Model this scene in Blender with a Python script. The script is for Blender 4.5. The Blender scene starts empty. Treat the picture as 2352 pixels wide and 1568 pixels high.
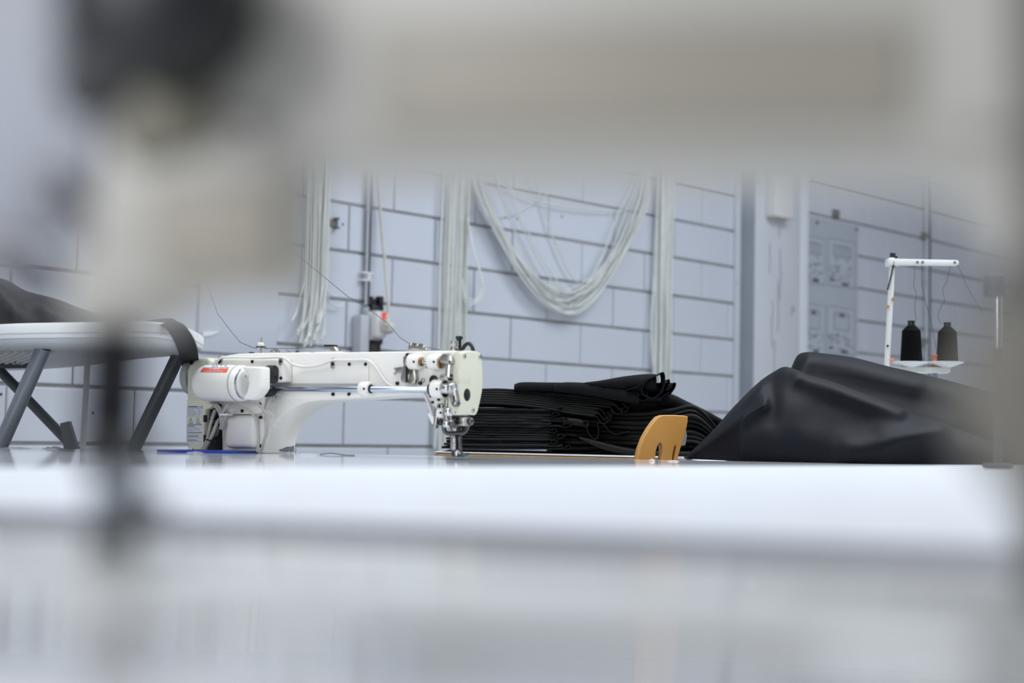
import bpy, bmesh, math, random
from mathutils import Vector, Matrix
random.seed(7)
SC = bpy.context.scene
COL = SC.collection

# ------------------------------------------------------------------ camera
F = 50.0 / 36.0 * 2352.0          # focal length in pixels of the 2352 x 1568 frame
PITCH, ROLL, CZ = 0.0626, 0.021, 0.82
fwd = Vector((0, math.cos(PITCH), math.sin(PITCH)))
r0 = Vector((1, 0, 0)); u0 = r0.cross(fwd)
RIGHT = math.cos(ROLL) * r0 + math.sin(ROLL) * u0
UP = -math.sin(ROLL) * r0 + math.cos(ROLL) * u0
CAM = Vector((0, 0, CZ))
cd = bpy.data.cameras.new('camera'); cam = bpy.data.objects.new('camera', cd); COL.objects.link(cam)
cam.matrix_world = Matrix(((RIGHT.x, UP.x, -fwd.x, 0), (RIGHT.y, UP.y, -fwd.y, 0),
                           (RIGHT.z, UP.z, -fwd.z, CZ), (0, 0, 0, 1)))
cd.lens = 50; cd.sensor_width = 36; cd.sensor_fit = 'HORIZONTAL'; cd.clip_start = 0.02
cd.dof.use_dof = True; cd.dof.focus_distance = 2.85; cd.dof.aperture_fstop = 3.3; cd.dof.aperture_blades = 0
SC.camera = cam

# ------------------------------------------------------------------ world and lights
w = bpy.data.worlds.new('world'); SC.world = w; w.use_nodes = True
bg = w.node_tree.nodes['Background']
bg.inputs[0].default_value = (0.90, 0.94, 1.0, 1); bg.inputs[1].default_value = 0.42
def area(name, loc, rot, sx, sy, power, col):
    l = bpy.data.lights.new(name, 'AREA'); l.shape = 'RECTANGLE'; l.size = sx; l.size_y = sy
    l.energy = power; l.color = col
    o = bpy.data.objects.new(name, l); COL.objects.link(o); o.location = loc; o.rotation_euler = rot
    return o
k_ = area('unseen_top_light', (0.0, 1.9, 3.3), (0, 0, 0), 4.6, 2.2, 60, (0.95, 0.98, 1.0)); k_.data.spread = math.radians(125)  # unseen overhead lamp in place of a skylight
area('unseen_top_light', (2.2, 3.6, 3.3), (0, 0, 0), 2.4, 2.0, 92, (0.88, 0.94, 1.0))  # added unseen overhead lamp, brightens the right part of the wall
area('unseen_side_light', (4.8, 3.0, 1.9), (0, math.radians(80), 0), 2.2, 4.0, 22, (0.86, 0.93, 1.0))  # unseen lamp at the right in place of a window
wl = area('unseen_side_light', (-2.0, -1.3, 1.9), (0, 0, 0), 1.8, 1.6, 44, (0.97, 0.98, 1.0)); wl.rotation_euler = (Vector((0.1, 0.6, .9)) - Vector((-2.0, -1.3, 1.9))).to_track_quat('-Z', 'Y').to_euler()  # added unseen lamp behind the camera, brightens the near machine
SC.view_settings.view_transform = 'Standard'; SC.view_settings.look = 'None'
SC.view_settings.gamma = 1.0; SC.view_settings.use_curve_mapping = False
SC.view_settings.exposure = -0.1

# ------------------------------------------------------------------ pixel -> place helpers
def ray(px, py):
    d = (px - 1176) / F * RIGHT - (py - 784) / F * UP + fwd
    return d / d.y
def P(px, py, d): return CAM + ray(px, py) * d
def PZ(px, py, z):
    r = ray(px, py); return CAM + r * ((z - CZ) / r.z)
VP = ray(4350, 1056); UW = Vector((VP.x, VP.y, 0)).normalized(); NW = Vector((UW.y, -UW.x, 0))
W0 = P(880, 760, 5.0); W0.z = 0
def PW(px, py, off=0.0):                       # on the block wall, off metres in front of it
    r = ray(px, py); return CAM + r * (((W0 - CAM).dot(NW) + off) / r.dot(NW))
def tz(px, py, off=0.0):
    p = PW(px, py, off); return (p - W0).dot(UW), p.z
def WL(t, z, off=0.0):
    p = W0 + UW * t + NW * off; return Vector((p.x, p.y, z))
class Frame:
    """upright local frame: x along s, y away from the camera (-n), z up"""
    def __init__(s, origin, ang):
        s.o = Vector(origin); s.ang = ang
        s.s = Vector((math.cos(ang), math.sin(ang), 0)); s.n = Vector((math.sin(ang), -math.cos(ang), 0))
    def sz(s, px, py, n=0.0):
        r = ray(px, py); k = ((s.o - CAM).dot(s.n) + n) / r.dot(s.n); q = CAM + r * k - s.o
        return q.dot(s.s), q.z
    def L(s, px, py, n=0.0):
        a, z = s.sz(px, py, n); return Vector((a, -n, z))
    def nz(s, px, py, sv):
        r = ray(px, py); k = ((s.o - CAM).dot(s.s) + sv) / r.dot(s.s); q = CAM + r * k - s.o
        return q.dot(s.n), q.z
    def W(s, v): return s.o + s.s * v[0] - s.n * v[1] + Vector((0, 0, v[2]))
    def empty(s, name):
        o = bpy.data.objects.new(name, None); COL.objects.link(o); o.empty_display_size = .05
        o.location = s.o; o.rotation_euler = (0, 0, s.ang); return o

# ------------------------------------------------------------------ materials
def lin(c):
    return tuple(((v / 255) / 12.92 if v / 255 <= .04045 else ((v / 255 + .055) / 1.055) ** 2.4) for v in c)
MATS = {}
def mat(name, col, rough=.5, metal=0., var=.06, scale=20., bump=0., bscale=200., spec=.5, dirt=None, coat=0., trans=0.):
    m = bpy.data.materials.new(name); m.use_nodes = True; nt = m.node_tree; b = nt.nodes['Principled BSDF']
    c = lin(col)
    tc = nt.nodes.new('ShaderNodeTexCoord'); nz = nt.nodes.new('ShaderNodeTexNoise')
    nz.inputs['Scale'].default_value = scale; nz.inputs['Detail'].default_value = 4
    nt.links.new(tc.outputs['Object'], nz.inputs['Vector'])
    rp = nt.nodes.new('ShaderNodeValToRGB')
    rp.color_ramp.elements[0].position = .3; rp.color_ramp.elements[1].position = .7
    rp.color_ramp.elements[0].color = (*[v * (1 - var) for v in c], 1)
    rp.color_ramp.elements[1].color = (*[min(1, v * (1 + var)) for v in c], 1)
    nt.links.new(nz.outputs['Fac'], rp.inputs['Fac'])
    out = rp.outputs['Color']
    if dirt:                                   # (colour, noise scale, threshold) : worn or stained spots
        n2 = nt.nodes.new('ShaderNodeTexNoise'); n2.inputs['Scale'].default_value = dirt[1]; n2.inputs['Detail'].default_value = 8
        nt.links.new(tc.outputs['Object'], n2.inputs['Vector'])
        r2 = nt.nodes.new('ShaderNodeValToRGB'); r2.color_ramp.elements[0].position = dirt[2]; r2.color_ramp.elements[1].position = dirt[2] + .08
        nt.links.new(n2.outputs['Fac'], r2.inputs['Fac'])
        mx = nt.nodes.new('ShaderNodeMix'); mx.data_type = 'RGBA'
        nt.links.new(r2.outputs['Color'], mx.inputs['Factor']); nt.links.new(out, mx.inputs['A'])
        mx.inputs['B'].default_value = (*lin(dirt[0]), 1); out = mx.outputs['Result']
    nt.links.new(out, b.inputs['Base Color'])
    b.inputs['Roughness'].default_value = rough; b.inputs['Metallic'].default_value = metal
    b.inputs['Specular IOR Level'].default_value = spec
    if coat: b.inputs['Coat Weight'].default_value = coat; b.inputs['Coat Roughness'].default_value = .1
    if trans: b.inputs['Transmission Weight'].default_value = trans
    if bump:
        n3 = nt.nodes.new('ShaderNodeTexNoise'); n3.inputs['Scale'].default_value = bscale; n3.inputs['Detail'].default_value = 3
        nt.links.new(tc.outputs['Object'], n3.inputs['Vector'])
        bp = nt.nodes.new('ShaderNodeBump'); bp.inputs['Strength'].default_value = bump; bp.inputs['Distance'].default_value = .002
        nt.links.new(n3.outputs['Fac'], bp.inputs['Height']); nt.links.new(bp.outputs['Normal'], b.inputs['Normal'])
    MATS[name] = m; return m
mat('block_paint', (214, 219, 230), .55, var=.025, scale=3, bump=.12, bscale=60)
mat('mortar', (150, 150, 150), .9, var=.15, scale=14, bump=.4, bscale=120)
mat('floor_concrete', (150, 150, 150), .6, var=.1, scale=4)
mat('ceiling_white', (215, 218, 222), .8)
mat('table_white', (232, 236, 242), .32, var=.012, scale=3)
mat('table_gloss', (226, 229, 236), .06, var=.015, scale=3, spec=.9)
mat('ply_edge', (182, 150, 108), .7, var=.18, scale=60, bump=.3, dirt=((95, 72, 50), 55, .66))
mat('steel_leg', (120, 125, 130), .45, metal=.4)
mat('cream', (239, 237, 230), .30, var=.02, scale=10, coat=.15)
mat('cream_worn', (239, 237, 230), .30, var=.02, scale=10, coat=.15)
mat('cream_yellow', (214, 214, 194), .35, var=.02, scale=10)
mat('motor_white', (238, 236, 230), .35, var=.02, scale=10)
mat('plastic_white', (235, 236, 236), .4, var=.02)
mat('plastic_grey', (186, 190, 196), .45, var=.03)
mat('wheel_grey', (168, 172, 172), .45, var=.03)
mat('cable_grey', (176, 175, 170), .5, var=.04)
mat('wire_white', (228, 228, 226), .45)
mat('black_plastic', (22, 23, 28), .35, var=.1)
mat('screw_black', (26, 26, 34), .35, metal=.5)
mat('hole_dark', (10, 10, 12), .9, var=.1)
mat('chrome', (205, 206, 206), .18, metal=1., var=.04)
mat('steel', (178, 176, 170), .30, metal=1., var=.06)
mat('steel_blue', (186, 194, 208), .22, metal=1., var=.04)
mat('steel_dark', (92, 92, 96), .32, metal=1., var=.1)
mat('brass', (140, 112, 82), .35, metal=1.)
mat('label_silver', (206, 210, 216), .4, var=.02)
mat('ink_grey', (110, 114, 128), .7)
mat('ink_dark', (60, 62, 72), .7)
mat('ink_blue', (86, 88, 122), .6)
mat('ink_red', (218, 72, 52), .5)
mat('sticker_white', (236, 238, 242), .4)
mat('sticker_red', (226, 96, 70), .45, var=.05)
mat('warning_yellow', (200, 205, 58), .5)
mat('red_switch', (235, 52, 22), .3)
mat('cord_white', (240, 243, 240), .6, var=.05, scale=30)
mat('cord_ivory', (230, 232, 224), .6, var=.05, scale=30)
mat('thread_dark', (70, 72, 80), .7)
mat('fabric_black', (12, 12, 13), .55, var=.15, scale=60, bump=.08, bscale=900, spec=.25)
mat('fabric_black_matt', (18, 19, 21), .8, var=.12, scale=60, bump=.1, bscale=900, spec=.2)
mat('fabric_navy', (14, 16, 25), .62, var=.10, scale=25, bump=.10, bscale=700, spec=.2)
mat('fabric_dark', (18, 19, 22), .6, var=.1, scale=25, bump=.1, bscale=700)
mat('film_grey', (150, 152, 156), .3, var=.05)
mat('wood_chair', (206, 150, 74), .32, var=.10, scale=9, coat=.3)
mat('wood_chair_edge', (216, 170, 100), .45, var=.14, scale=50)
mat('post_paint', (216, 220, 228), .55, var=.03, scale=5, bump=.25, bscale=25, dirt=((150, 156, 168), 9, .70))
mat('post_lit_paint', (236, 240, 248), .5, var=.015)
mat('pipe_paint', (208, 212, 218), .5, var=.05, dirt=((130, 134, 142), 30, .62))
mat('pipe_grey', (90, 94, 103), .45, var=.06)
mat('box_grey', (196, 200, 206), .5, var=.03, dirt=((232, 234, 238), 16, .60))
mat('poster', (190, 196, 208), .6, var=.02)
mat('poster_sheet', (196, 202, 214), .55, var=.02)
mat('blue_tray', (22, 60, 158), .4)
mat('salmon', (232, 150, 118), .6)
mat('orange', (190, 110, 86), .6)
mat('stand_white', (236, 240, 238), .35, var=.02)
mat('cone_black', (12, 12, 14), .85, var=.15, scale=80, bump=.2, bscale=500, spec=.1)
mat('tube_grey', (138, 145, 154), .4, metal=.3, var=.05)
mat('tube_dark', (78, 84, 88), .45, metal=.3, var=.05)
mat('tube_pale', (218, 214, 204), .5)
mat('foldtable_white', (226, 230, 232), .45, var=.02)
mat('foldtable_under', (196, 200, 200), .55, var=.03)
mat('near_paint', (194, 191, 184), .32, var=.03, scale=8)
mat('near_brown', (166, 160, 147), .4, var=.04, scale=8)
mat('near_bed', (240, 241, 240), .16, var=.015, scale=6, spec=.8)
mat('near_plate', (226, 227, 230), .05, metal=.2, var=.03, scale=6)
mat('shadow_grey', (96, 96, 106), .6)
mat('near_shade', (88, 85, 79), .45)
mat('olive_shade', (118, 114, 98), .4)
mat('near_mid', (124, 120, 111), .45)
mat('post_shade_paint', (158, 164, 173), .5, var=.04)
mat('near_silver', (172, 176, 187), .4)
mat('paper', (244, 245, 248), .6)
mat('bare_iron', (112, 112, 118), .5, var=.1, scale=200)
mat('bracket', (112, 112, 110), .5, metal=.4)

# ------------------------------------------------------------------ mesh helpers
def link(name, me, m, parent=None, smooth=True, ang=35):
    o = bpy.data.objects.new(name, me); COL.objects.link(o)
    if m: me.materials.append(MATS[m] if isinstance(m, str) else m)
    if smooth:
        for p in me.polygons: p.use_smooth = True
        me.set_sharp_from_angle(angle=math.radians(ang))
    if parent: o.parent = parent
    return o
def build(name, bm, m, parent=None, smooth=True, ang=35):
    bmesh.ops.recalc_face_normals(bm, faces=bm.faces)
    me = bpy.data.meshes.new(name); bm.to_mesh(me); bm.free()
    return link(name, me, m, parent, smooth, ang)
def tag(o, label=None, cat=None, group=None, kind=None):
    if label: o['label'] = label
    if cat: o['category'] = cat
    if group: o['group'] = group
    if kind: o['kind'] = kind
    return o
def bevel(bm, w, seg=2, ang=30):
    if w <= 0: return
    bm.normal_update()
    es = [e for e in bm.edges if len(e.link_faces) == 2 and e.calc_face_angle(0) > math.radians(ang)]
    bmesh.ops.bevel(bm, geom=es, offset=w, segments=seg, affect='EDGES', profile=.5, clamp_overlap=True)
def prism(bm, pts, ext):
    """pts: list of Vectors (a flat outline); ext: extrusion vector"""
    a = [bm.verts.new(p) for p in pts]; b = [bm.verts.new(p + ext) for p in pts]; n = len(a)
    bm.faces.new(a); bm.faces.new(b[::-1])
    for i in range(n): bm.faces.new((a[i], b[i], b[(i + 1) % n], a[(i + 1) % n]))
def add_box(bm, c0, c1):
    x0, y0, z0 = c0; x1, y1, z1 = c1
    prism(bm, [Vector(p) for p in ((x0, y0, z0), (x1, y0, z0), (x1, y1, z0), (x0, y1, z0))], Vector((0, 0, z1 - z0)))
def basis(d):
    d = d.normalized(); a = Vector((0, 0, 1)) if abs(d.z) < .9 else Vector((1, 0, 0))
    x = a.cross(d).normalized(); return x, d.cross(x)
def add_lathe(bm, p0, p1, prof, seg=20, cap=True):
    """prof: list of (position along p0->p1 in metres, radius)"""
    d = (p1 - p0).normalized(); x, y = basis(d); rings = []
    for (h, r) in prof:
        c = p0 + d * h
        rings.append([bm.verts.new(c + (x * math.cos(2 * math.pi * k / seg) + y * math.sin(2 * math.pi * k / seg)) * max(r, 1e-5)) for k in range(seg)])
    for a, b in zip(rings, rings[1:]):
        for k in range(seg): bm.faces.new((a[k], a[(k + 1) % seg], b[(k + 1) % seg], b[k]))
    if cap: bm.faces.new(rings[0][::-1]); bm.faces.new(rings[-1])
def add_cyl(bm, p0, p1, r, r2=None, seg=20, bev=0.):
    h = (p1 - p0).length; r2 = r if r2 is None else r2
    if bev: add_lathe(bm, p0, p1, [(0, r - bev), (bev, r), (h - bev, r2), (h, r2 - bev)], seg)
    else: add_lathe(bm, p0, p1, [(0, r), (h, r2)], seg)
def spline(pts, n=6):
    if len(pts) < 3: return list(pts)
    out = []; q = [pts[0] * 2 - pts[1]] + list(pts) + [pts[-1] * 2 - pts[-2]]
    for i in range(1, len(q) - 2):
        for k in range(n):
            t = k / n; a, b, c, d = q[i - 1], q[i], q[i + 1], q[i + 2]
            out.append(.5 * (2 * b + (c - a) * t + (2 * a - 5 * b + 4 * c - d) * t * t + (3 * b - a - 3 * c + d) * t ** 3))
    out.append(pts[-1].copy()); return out
def add_tube(bm, pts, r, seg=8, smooth=0):
    if smooth: pts = spline(pts, smooth)
    rings = []; x = None
    for i, p in enumerate(pts):
        d = (pts[min(i + 1, len(pts) - 1)] - pts[max(i - 1, 0)]).normalized()
        if x is None: x, y = basis(d)
        else:
            x = (x - d * x.dot(d)); x = x.normalized() if x.length > 1e-6 else basis(d)[0]; y = d.cross(x)
        rr = r(i / (len(pts) - 1)) if callable(r) else r
        rings.append([bm.verts.new(p + (x * math.cos(2 * math.pi * k / seg) + y * math.sin(2 * math.pi * k / seg)) * rr) for k in range(seg)])
    for a, b in zip(rings, rings[1:]):
        for k in range(seg): bm.faces.new((a[k], a[(k + 1) % seg], b[(k + 1) % seg], b[k]))
    bm.faces.new(rings[0][::-1]); bm.faces.new(rings[-1])
def tube(name, pts, r, m, parent=None, seg=8, smooth=0):
    bm = bmesh.new(); add_tube(bm, pts, r, seg, smooth); return build(name, bm, m, parent, ang=60)
def slab(name, pts, z0, z1, m, parent=None, bev=.003, seg=2):
    bm = bmesh.new(); prism(bm, [Vector((p[0], p[1], z0)) for p in pts], Vector((0, 0, z1 - z0))); bevel(bm, bev, seg)
    return build(name, bm, m, parent)
def thing(name, loc, label, cat, group=None, rz=0):
    o = bpy.data.objects.new(name, None); COL.objects.link(o); o.empty_display_size = .05
    o.location = loc; o.rotation_euler = (0, 0, rz); return tag(o, label, cat, group)
def text_bm(txt, size, align='CENTER'):
    """flat text as bmesh in its own xy plane"""
    cu = bpy.data.curves.new('text', 'FONT'); cu.body = txt; cu.size = size; cu.align_x = align; cu.align_y = 'CENTER'; cu.resolution_u = 2
    o = bpy.data.objects.new('text', cu); COL.objects.link(o)
    dg = bpy.context.evaluated_depsgraph_get(); me = bpy.data.meshes.new_from_object(o.evaluated_get(dg))
    bm = bmesh.new(); bm.from_mesh(me); bpy.data.objects.remove(o); bpy.data.curves.remove(cu); bpy.data.meshes.remove(me)
    return bm

# ================================================================== THE SETTING
fl = slab('floor', [(-7, -4), (9, -4), (9, 12), (-7, 12)], -.05, 0, 'floor_concrete', bev=0); tag(fl, 'grey concrete workshop floor', 'floor', kind='structure')
cl = slab('ceiling', [(-7, -4), (9, -4), (9, 12), (-7, 12)], 3.4, 3.5, 'ceiling_white', bev=0); tag(cl, 'white workshop ceiling', 'ceiling', kind='structure')

# block wall: a mortar backing with every block its own object
def wall_slab(name, t0, t1, z0, z1, o0, o1, m, parent=None, bev=0., seg=2):
    bm = bmesh.new(); prism(bm, [WL(t0, z0, o0), WL(t1, z0, o0), WL(t1, z1, o0), WL(t0, z1, o0)], NW * (o1 - o0)); bevel(bm, bev, seg)
    return build(name, bm, m, parent)
wb = wall_slab('wall_back', -4.5, 7.5, 0, 3.4, -.15, 0, 'mortar'); tag(wb, 'white painted block wall with grey recessed joints', 'wall', kind='structure')
z_a = tz(1012.3, 607.6)[1]; z_b = tz(1012.3, 712.0)[1]; H = z_a - z_b
tP = tz(1255, 690)[0]; Lb = (tz(1545, 723)[0] - tz(1087, 675)[0]) / 3
JH, JV = .0100, .0055
bm = bmesh.new(); add_box(bm, (-Lb / 2 + JV / 2, -.006, -H / 2 + JH / 2), (Lb / 2 - JV / 2, .03, H / 2 - JH / 2)); bevel(bm, .0035, 1)
bmesh.ops.recalc_face_normals(bm, faces=bm.faces)
block_me = bpy.data.meshes.new('block'); bm.to_mesh(block_me); bm.free(); block_me.materials.append(MATS['block_paint'])
wang = math.atan2(UW.y, UW.x); rest = bmesh.new(); nblk = 0
for j in range(-9, 15):
    zc = z_b + (j + .5) * H
    if zc < 0.02 + H / 2 or zc > 3.4 - H / 2: continue
    par = 0 if j % 2 == 0 else .5
    for i in range(-13, 20):
        tc = tP + (i + .5 + par) * Lb
        if tc < -4.3 or tc > 7.3: continue
        p = WL(tc, zc, random.uniform(-.001, .0015))
        # in view between table level and the arm of the near machine?
        v = p - CAM; dd = v.dot(fwd); x = 1176 + F * v.dot(RIGHT) / dd; y = 784 - F * v.dot(UP) / dd
        if -140 < x < 2440 and 330 < y < 1110 and nblk < 298:
            o = bpy.data.objects.new('block', block_me); COL.objects.link(o); o.parent = wb
            o.location = p; o.rotation_euler = (random.uniform(-.002, .002), 0, wang); nblk += 1
        else:
            hw, hh = Lb / 2 - JV / 2, H / 2 - JH / 2
            prism(rest, [p + UW * a + Vector((0, 0, b)) - NW * .02 for a, b in ((-hw, -hh), (hw, -hh), (hw, hh), (-hw, hh))], NW * .026)
ro = build('block_course', rest, 'block_paint', wb, smooth=False); ro['kind'] = 'stuff'
# drill holes and marks
for k, (px, py) in enumerate([(1290, 497), (1187, 503), (1160, 498), (1187, 577), (1289, 672), (2240, 537), (2264, 612), (866, 606), (215, 948), (2, 905), (499, 797), (787, 515)]):
    bm = bmesh.new(); c = PW(px, py, .0055); add_cyl(bm, c, c + NW * .0015, .0042, seg=8); build('drill_hole', bm, 'ink_dark', wb)

# white wall board at the left
t0, zz = tz(448, 800); t1, _ = tz(628, 800)
pb = wall_slab('wall_panel', t0, t1, tz(540, 812)[1], tz(540, 560)[1], .006, .018, 'block_paint', bev=.002); tag(pb, 'plain white board fixed flat on the block wall behind the cream sewing machine', 'panel')
# square post on the wall
ta, _ = tz(1690, 700); PD = .13
lo, hi = 0., .6
for _ in range(40):                                     # how far the post stands proud of the wall
    PD = (lo + hi) / 2
    v = WL(ta, .9, PD) - CAM; x = 1176 + F * v.dot(RIGHT) / v.dot(fwd)
    if x < 1732: lo = PD
    else: hi = PD
tb = tz(1838, 700, PD)[0]; tc_ = tz(1861, 700, PD)[0]
post = thing('post', WL((ta + tb) / 2, 0, 0), 'white painted cracked wooden post standing against the block wall', 'post')
def wpart(name, parent, t0, t1, z0, z1, o0, o1, m, bev=.003):
    bm = bmesh.new(); prism(bm, [WL(t0, z0, o0), WL(t1, z0, o0), WL(t1, z1, o0), WL(t0, z1, o0)], NW * (o1 - o0)); bevel(bm, bev)
    for v in bm.verts: v.co -= Vector(parent.location)
    return build(name, bm, m, parent)
wpart('shaft', post, ta, tb, 0, 3.4, .0065, PD, 'post_paint', .006)
wpart('post_side_shade', post, ta - .006, ta - .0005, 0, 3.4, .031, PD - .006, 'post_shade_paint', .001)  # thin slab on the post's side face, its shade put into the grey
wpart('post_lit_strip', post, tb + .002, tc_, 0, 3.4, .0065, PD - .01, 'post_lit_paint', .003)  # whiter than the post, light from the right put into the colour
wpart('corner_bead', post, ta - .035, ta - .002, 0, 3.4, .0065, .03, 'post_paint', .003)
for (px, ya, yb, wd) in [(1768, 560, 625, 1.6), (1792, 570, 690, 1.8), (1774, 690, 800, 1.6), (1786, 640, 760, 1.3), (1790, 520, 545, 1.5), (1780, 780, 870, 1.3)]:
    pts = [PW(px + random.uniform(-2, 2), ya + (yb - ya) * k / 5, PD + .0004) - Vector(post.location) for k in range(6)]
    tube('crack', pts, .0018, 'ink_grey', post, 5)
du = thing('cable_duct', WL(tz(1779, 450, PD)[0], 1.9, PD), 'white cable duct ending halfway down the front of the wooden post', 'duct')
wpart('cover', du, tz(1758, 450, PD)[0], tz(1800, 450, PD)[0], tz(1779, 499, PD)[1], 3.3, PD + .001, PD + .055, 'plastic_white', .006)
wpart('end_cap', du, tz(1759, 450, PD)[0], tz(1799, 450, PD)[0], tz(1779, 503, PD)[1], tz(1779, 498, PD)[1], PD + .001, PD + .057, 'tube_pale', .002)

# ------------------------------------------------------------------ pipes and fittings on the wall
def wall_pipe(name, px, py, z1, r, off, m, label, z0=0.0, n=1, gap=0.):
    t, _ = tz(px, py, off); o = thing(name, WL(t, z0, off), label, 'pipe')
    for k in range(n):
        a = UW * (k * gap)
        bm = bmesh.new(); add_cyl(bm, a, Vector((0, 0, z1 - z0)) + a, r, seg=14); build('pipe', bm, m if k == 0 else 'pipe_grey', o, ang=60)
    return o, t
zsock = tz(845, 700, .03)[1]
pp, tpp = wall_pipe('conduit_pipe', 846, 600, 2.6, .0085, .022, 'pipe_grey', 'grey conduit pipe with flaking white paint above the wall socket', z0=zsock)
bm = bmesh.new(); add_cyl(bm, UW * -.009 + NW * .003, UW * -.009 + NW * .003 + Vector((0, 0, 2.6 - zsock)) , .0045, seg=8)
for v in bm.verts: v.co += Vector((random.uniform(-.0015, .0015), random.uniform(-.001, .001), 0))
build('paint_strip', bm, 'pipe_paint', pp)
def clip(parent, z, w=.05, m='plastic_white', off=0.):
    base = Vector(parent.location)
    bm = bmesh.new()
    for (a0, a1, b0, b1, h0, h1) in [(-w * .6, w * .35, -.018, .010, .010, .016), (-w * .6, w * .35, -.018, .010, -.016, -.010), (-w * .15, w * .05, -.018, .012, -.014, .014)]:
        prism(bm, [UW * x + NW * y + Vector((0, 0, z + h0 - base.z)) for x, y in ((a0, b0), (a1, b0), (a1, b1), (a0, b1))], Vector((0, 0, h1 - h0)))
    return build('pipe_clip', bm, m, parent)
clip(pp, tz(838, 637)[1])
p2, _ = wall_pipe('pipe_pair', 2128, 600, 3.2, .011, .022, 'pipe_paint', 'pair of thin grey pipes clamped to the wall behind the thread stand', n=2, gap=.026)
for py in (545, 786): clip(p2, tz(2130, py)[1], .07, 'steel')

so = thing('socket_unit', PW(850, 760, .0), 'grey surface-mounted wall socket with red lit switch and black bracket', 'socket')
def wbox(name, parent, x0, x1, y0, y1, o0, o1, m, bev=.003, seg=2):
    """box fixed to the wall, its front face seen between those pixels"""
    ym = (y0 + y1) / 2; xm = (x0 + x1) / 2
    t0 = tz(x0, ym, o1)[0]; t1 = tz(x1, ym, o1)[0]; za = tz(xm, y1, o1)[1]; zb = tz(xm, y0, o1)[1]
    bm = bmesh.new(); prism(bm, [WL(t0, za, o0), WL(t1, za, o0), WL(t1, zb, o0), WL(t0, zb, o0)], NW * (o1 - o0)); bevel(bm, bev, seg)
    if parent:
        for v in bm.verts: v.co -= Vector(parent.location)
    return build(name, bm, m, parent)
wbox('junction_box', so, 828, 850, 722, 830, .0065, .055, 'box_grey', .008)
wbox('gland', so, 840, 850, 703, 723, .012, .034, 'plastic_grey', .006)
wbox('bracket', so, 853, 881, 700, 790, .0065, .030, 'black_plastic', .004)
for x0, x1 in ((851, 858), (873, 882)): wbox('bracket_prong', so, x0, x1, 680, 702, .008, .034, 'black_plastic', .003)
wbox('bracket_back', so, 858, 874, 686, 706, .008, .018, 'black_plastic', .003)
sk = wbox('socket', so, 866, 892, 713, 777, .0065, .085, 'plastic_white', .014, 3)
wbox('base_plate', so, 851, 876, 772, 781, .0065, .06, 'plastic_grey', .004)
wbox('switch_base', so, 850, 875, 785, 830, .0065, .045, 'black_plastic', .003)
sw = wbox('switch', so, 881.5, 891, 717, 733, .078, .092, 'red_switch', .002)
red = MATS['red_switch'].node_tree.nodes['Principled BSDF']; red.inputs['Emission Color'].default_value = (1, .08, .02, 1); red.inputs['Emission Strength'].default_value = .5
pl = thing('power_plug', PW(888, 752, .086), 'beige round plug with its cord pushed into the white wall socket', 'plug')
base = Vector(pl.location)
c = PW(887, 752, .086) - base
bm = bmesh.new(); add_lathe(bm, c, c + NW * .034, [(0, .021), (.004, .024), (.018, .023), (.030, .016), (.034, .009)], 20); build('plug_body', bm, 'tube_pale', pl)
bm = bmesh.new(); add_tube(bm, [PW(889, 748, .112) - base, PW(890, 735, .112) - base, PW(891, 722, .108) - base], lambda t: .011 - .004 * t, 10); build('strain_relief', bm, 'tube_pale', pl)
tube('cord', [PW(891, 724, .108) - base, PW(892, 700, .105) - base, PW(889, 660, .09) - base, PW(884, 600, .06) - base, PW(878, 540, .04) - base, PW(873, 480, .03) - base, PW(869, 420, .03) - base, PW(866, 330, .03) - base, PW(862, 200, .03) - base], .0052, 'tube_pale', pl, 8, 5)

hk = thing('wall_hook', PW(768, 512, .006), 'small grey metal hook plate on the wall beside the hanging white cords', 'hook')
for a in ((757, 777, 503, 521, .001, .012), (774, 781, 499, 504, .001, .03), (774, 781, 520, 525, .001, .03)):
    wbox('hook_plate' if a[4] == .001 and a[5] == .012 else 'hook_prong', hk, a[0], a[1], a[2], a[3], .0065, a[5], 'bracket', .002)
tg = wbox('metal_tab', None, 1917, 1929, 480, 500, .0065, .02, 'bracket', .002); tag(tg, 'small dark metal tab sticking out of the wall joint above the drawings', 'tab')

# technical drawings on a board
bo = thing('drawing_board', PW(1915, 815, .006), 'pale grey board hung on the wall right of the wooden post', 'board')
def wboxp(name, parent, x0, x1, y00, y01, y10, y11, o0, o1, m):
    """panel on the wall: top left y00, bottom left y01, top right y10, bottom right y11"""
    t0 = tz(x0, (y00 + y01) / 2, o1)[0]; t1 = tz(x1, (y10 + y11) / 2, o1)[0]
    za = (tz(x0, y01, o1)[1] + tz(x1, y11, o1)[1]) / 2; zb = (tz(x0, y00, o1)[1] + tz(x1, y10, o1)[1]) / 2
    bm = bmesh.new(); prism(bm, [WL(t0, za, o0), WL(t1, za, o0), WL(t1, zb, o0), WL(t0, zb, o0)], NW * (o1 - o0))
    base = Vector(parent.location) if parent else Vector()
    for v in bm.verts: v.co -= base
    return build(name, bm, m, parent, smooth=False), (t0, t1, za, zb)
_, (bt0, bt1, bz0, bz1) = wboxp('panel', bo, 1838, 1970, 492, 834, 517, 834, .0065, .012, 'poster')
for px, py in [(1876, 511), (1967, 527)]: 
    bm = bmesh.new(); c = PW(px, py, .012) - Vector(bo.location); add_cyl(bm, c, c + NW * .006, .008, seg=10); build('pin', bm, 'bracket', bo)
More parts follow.
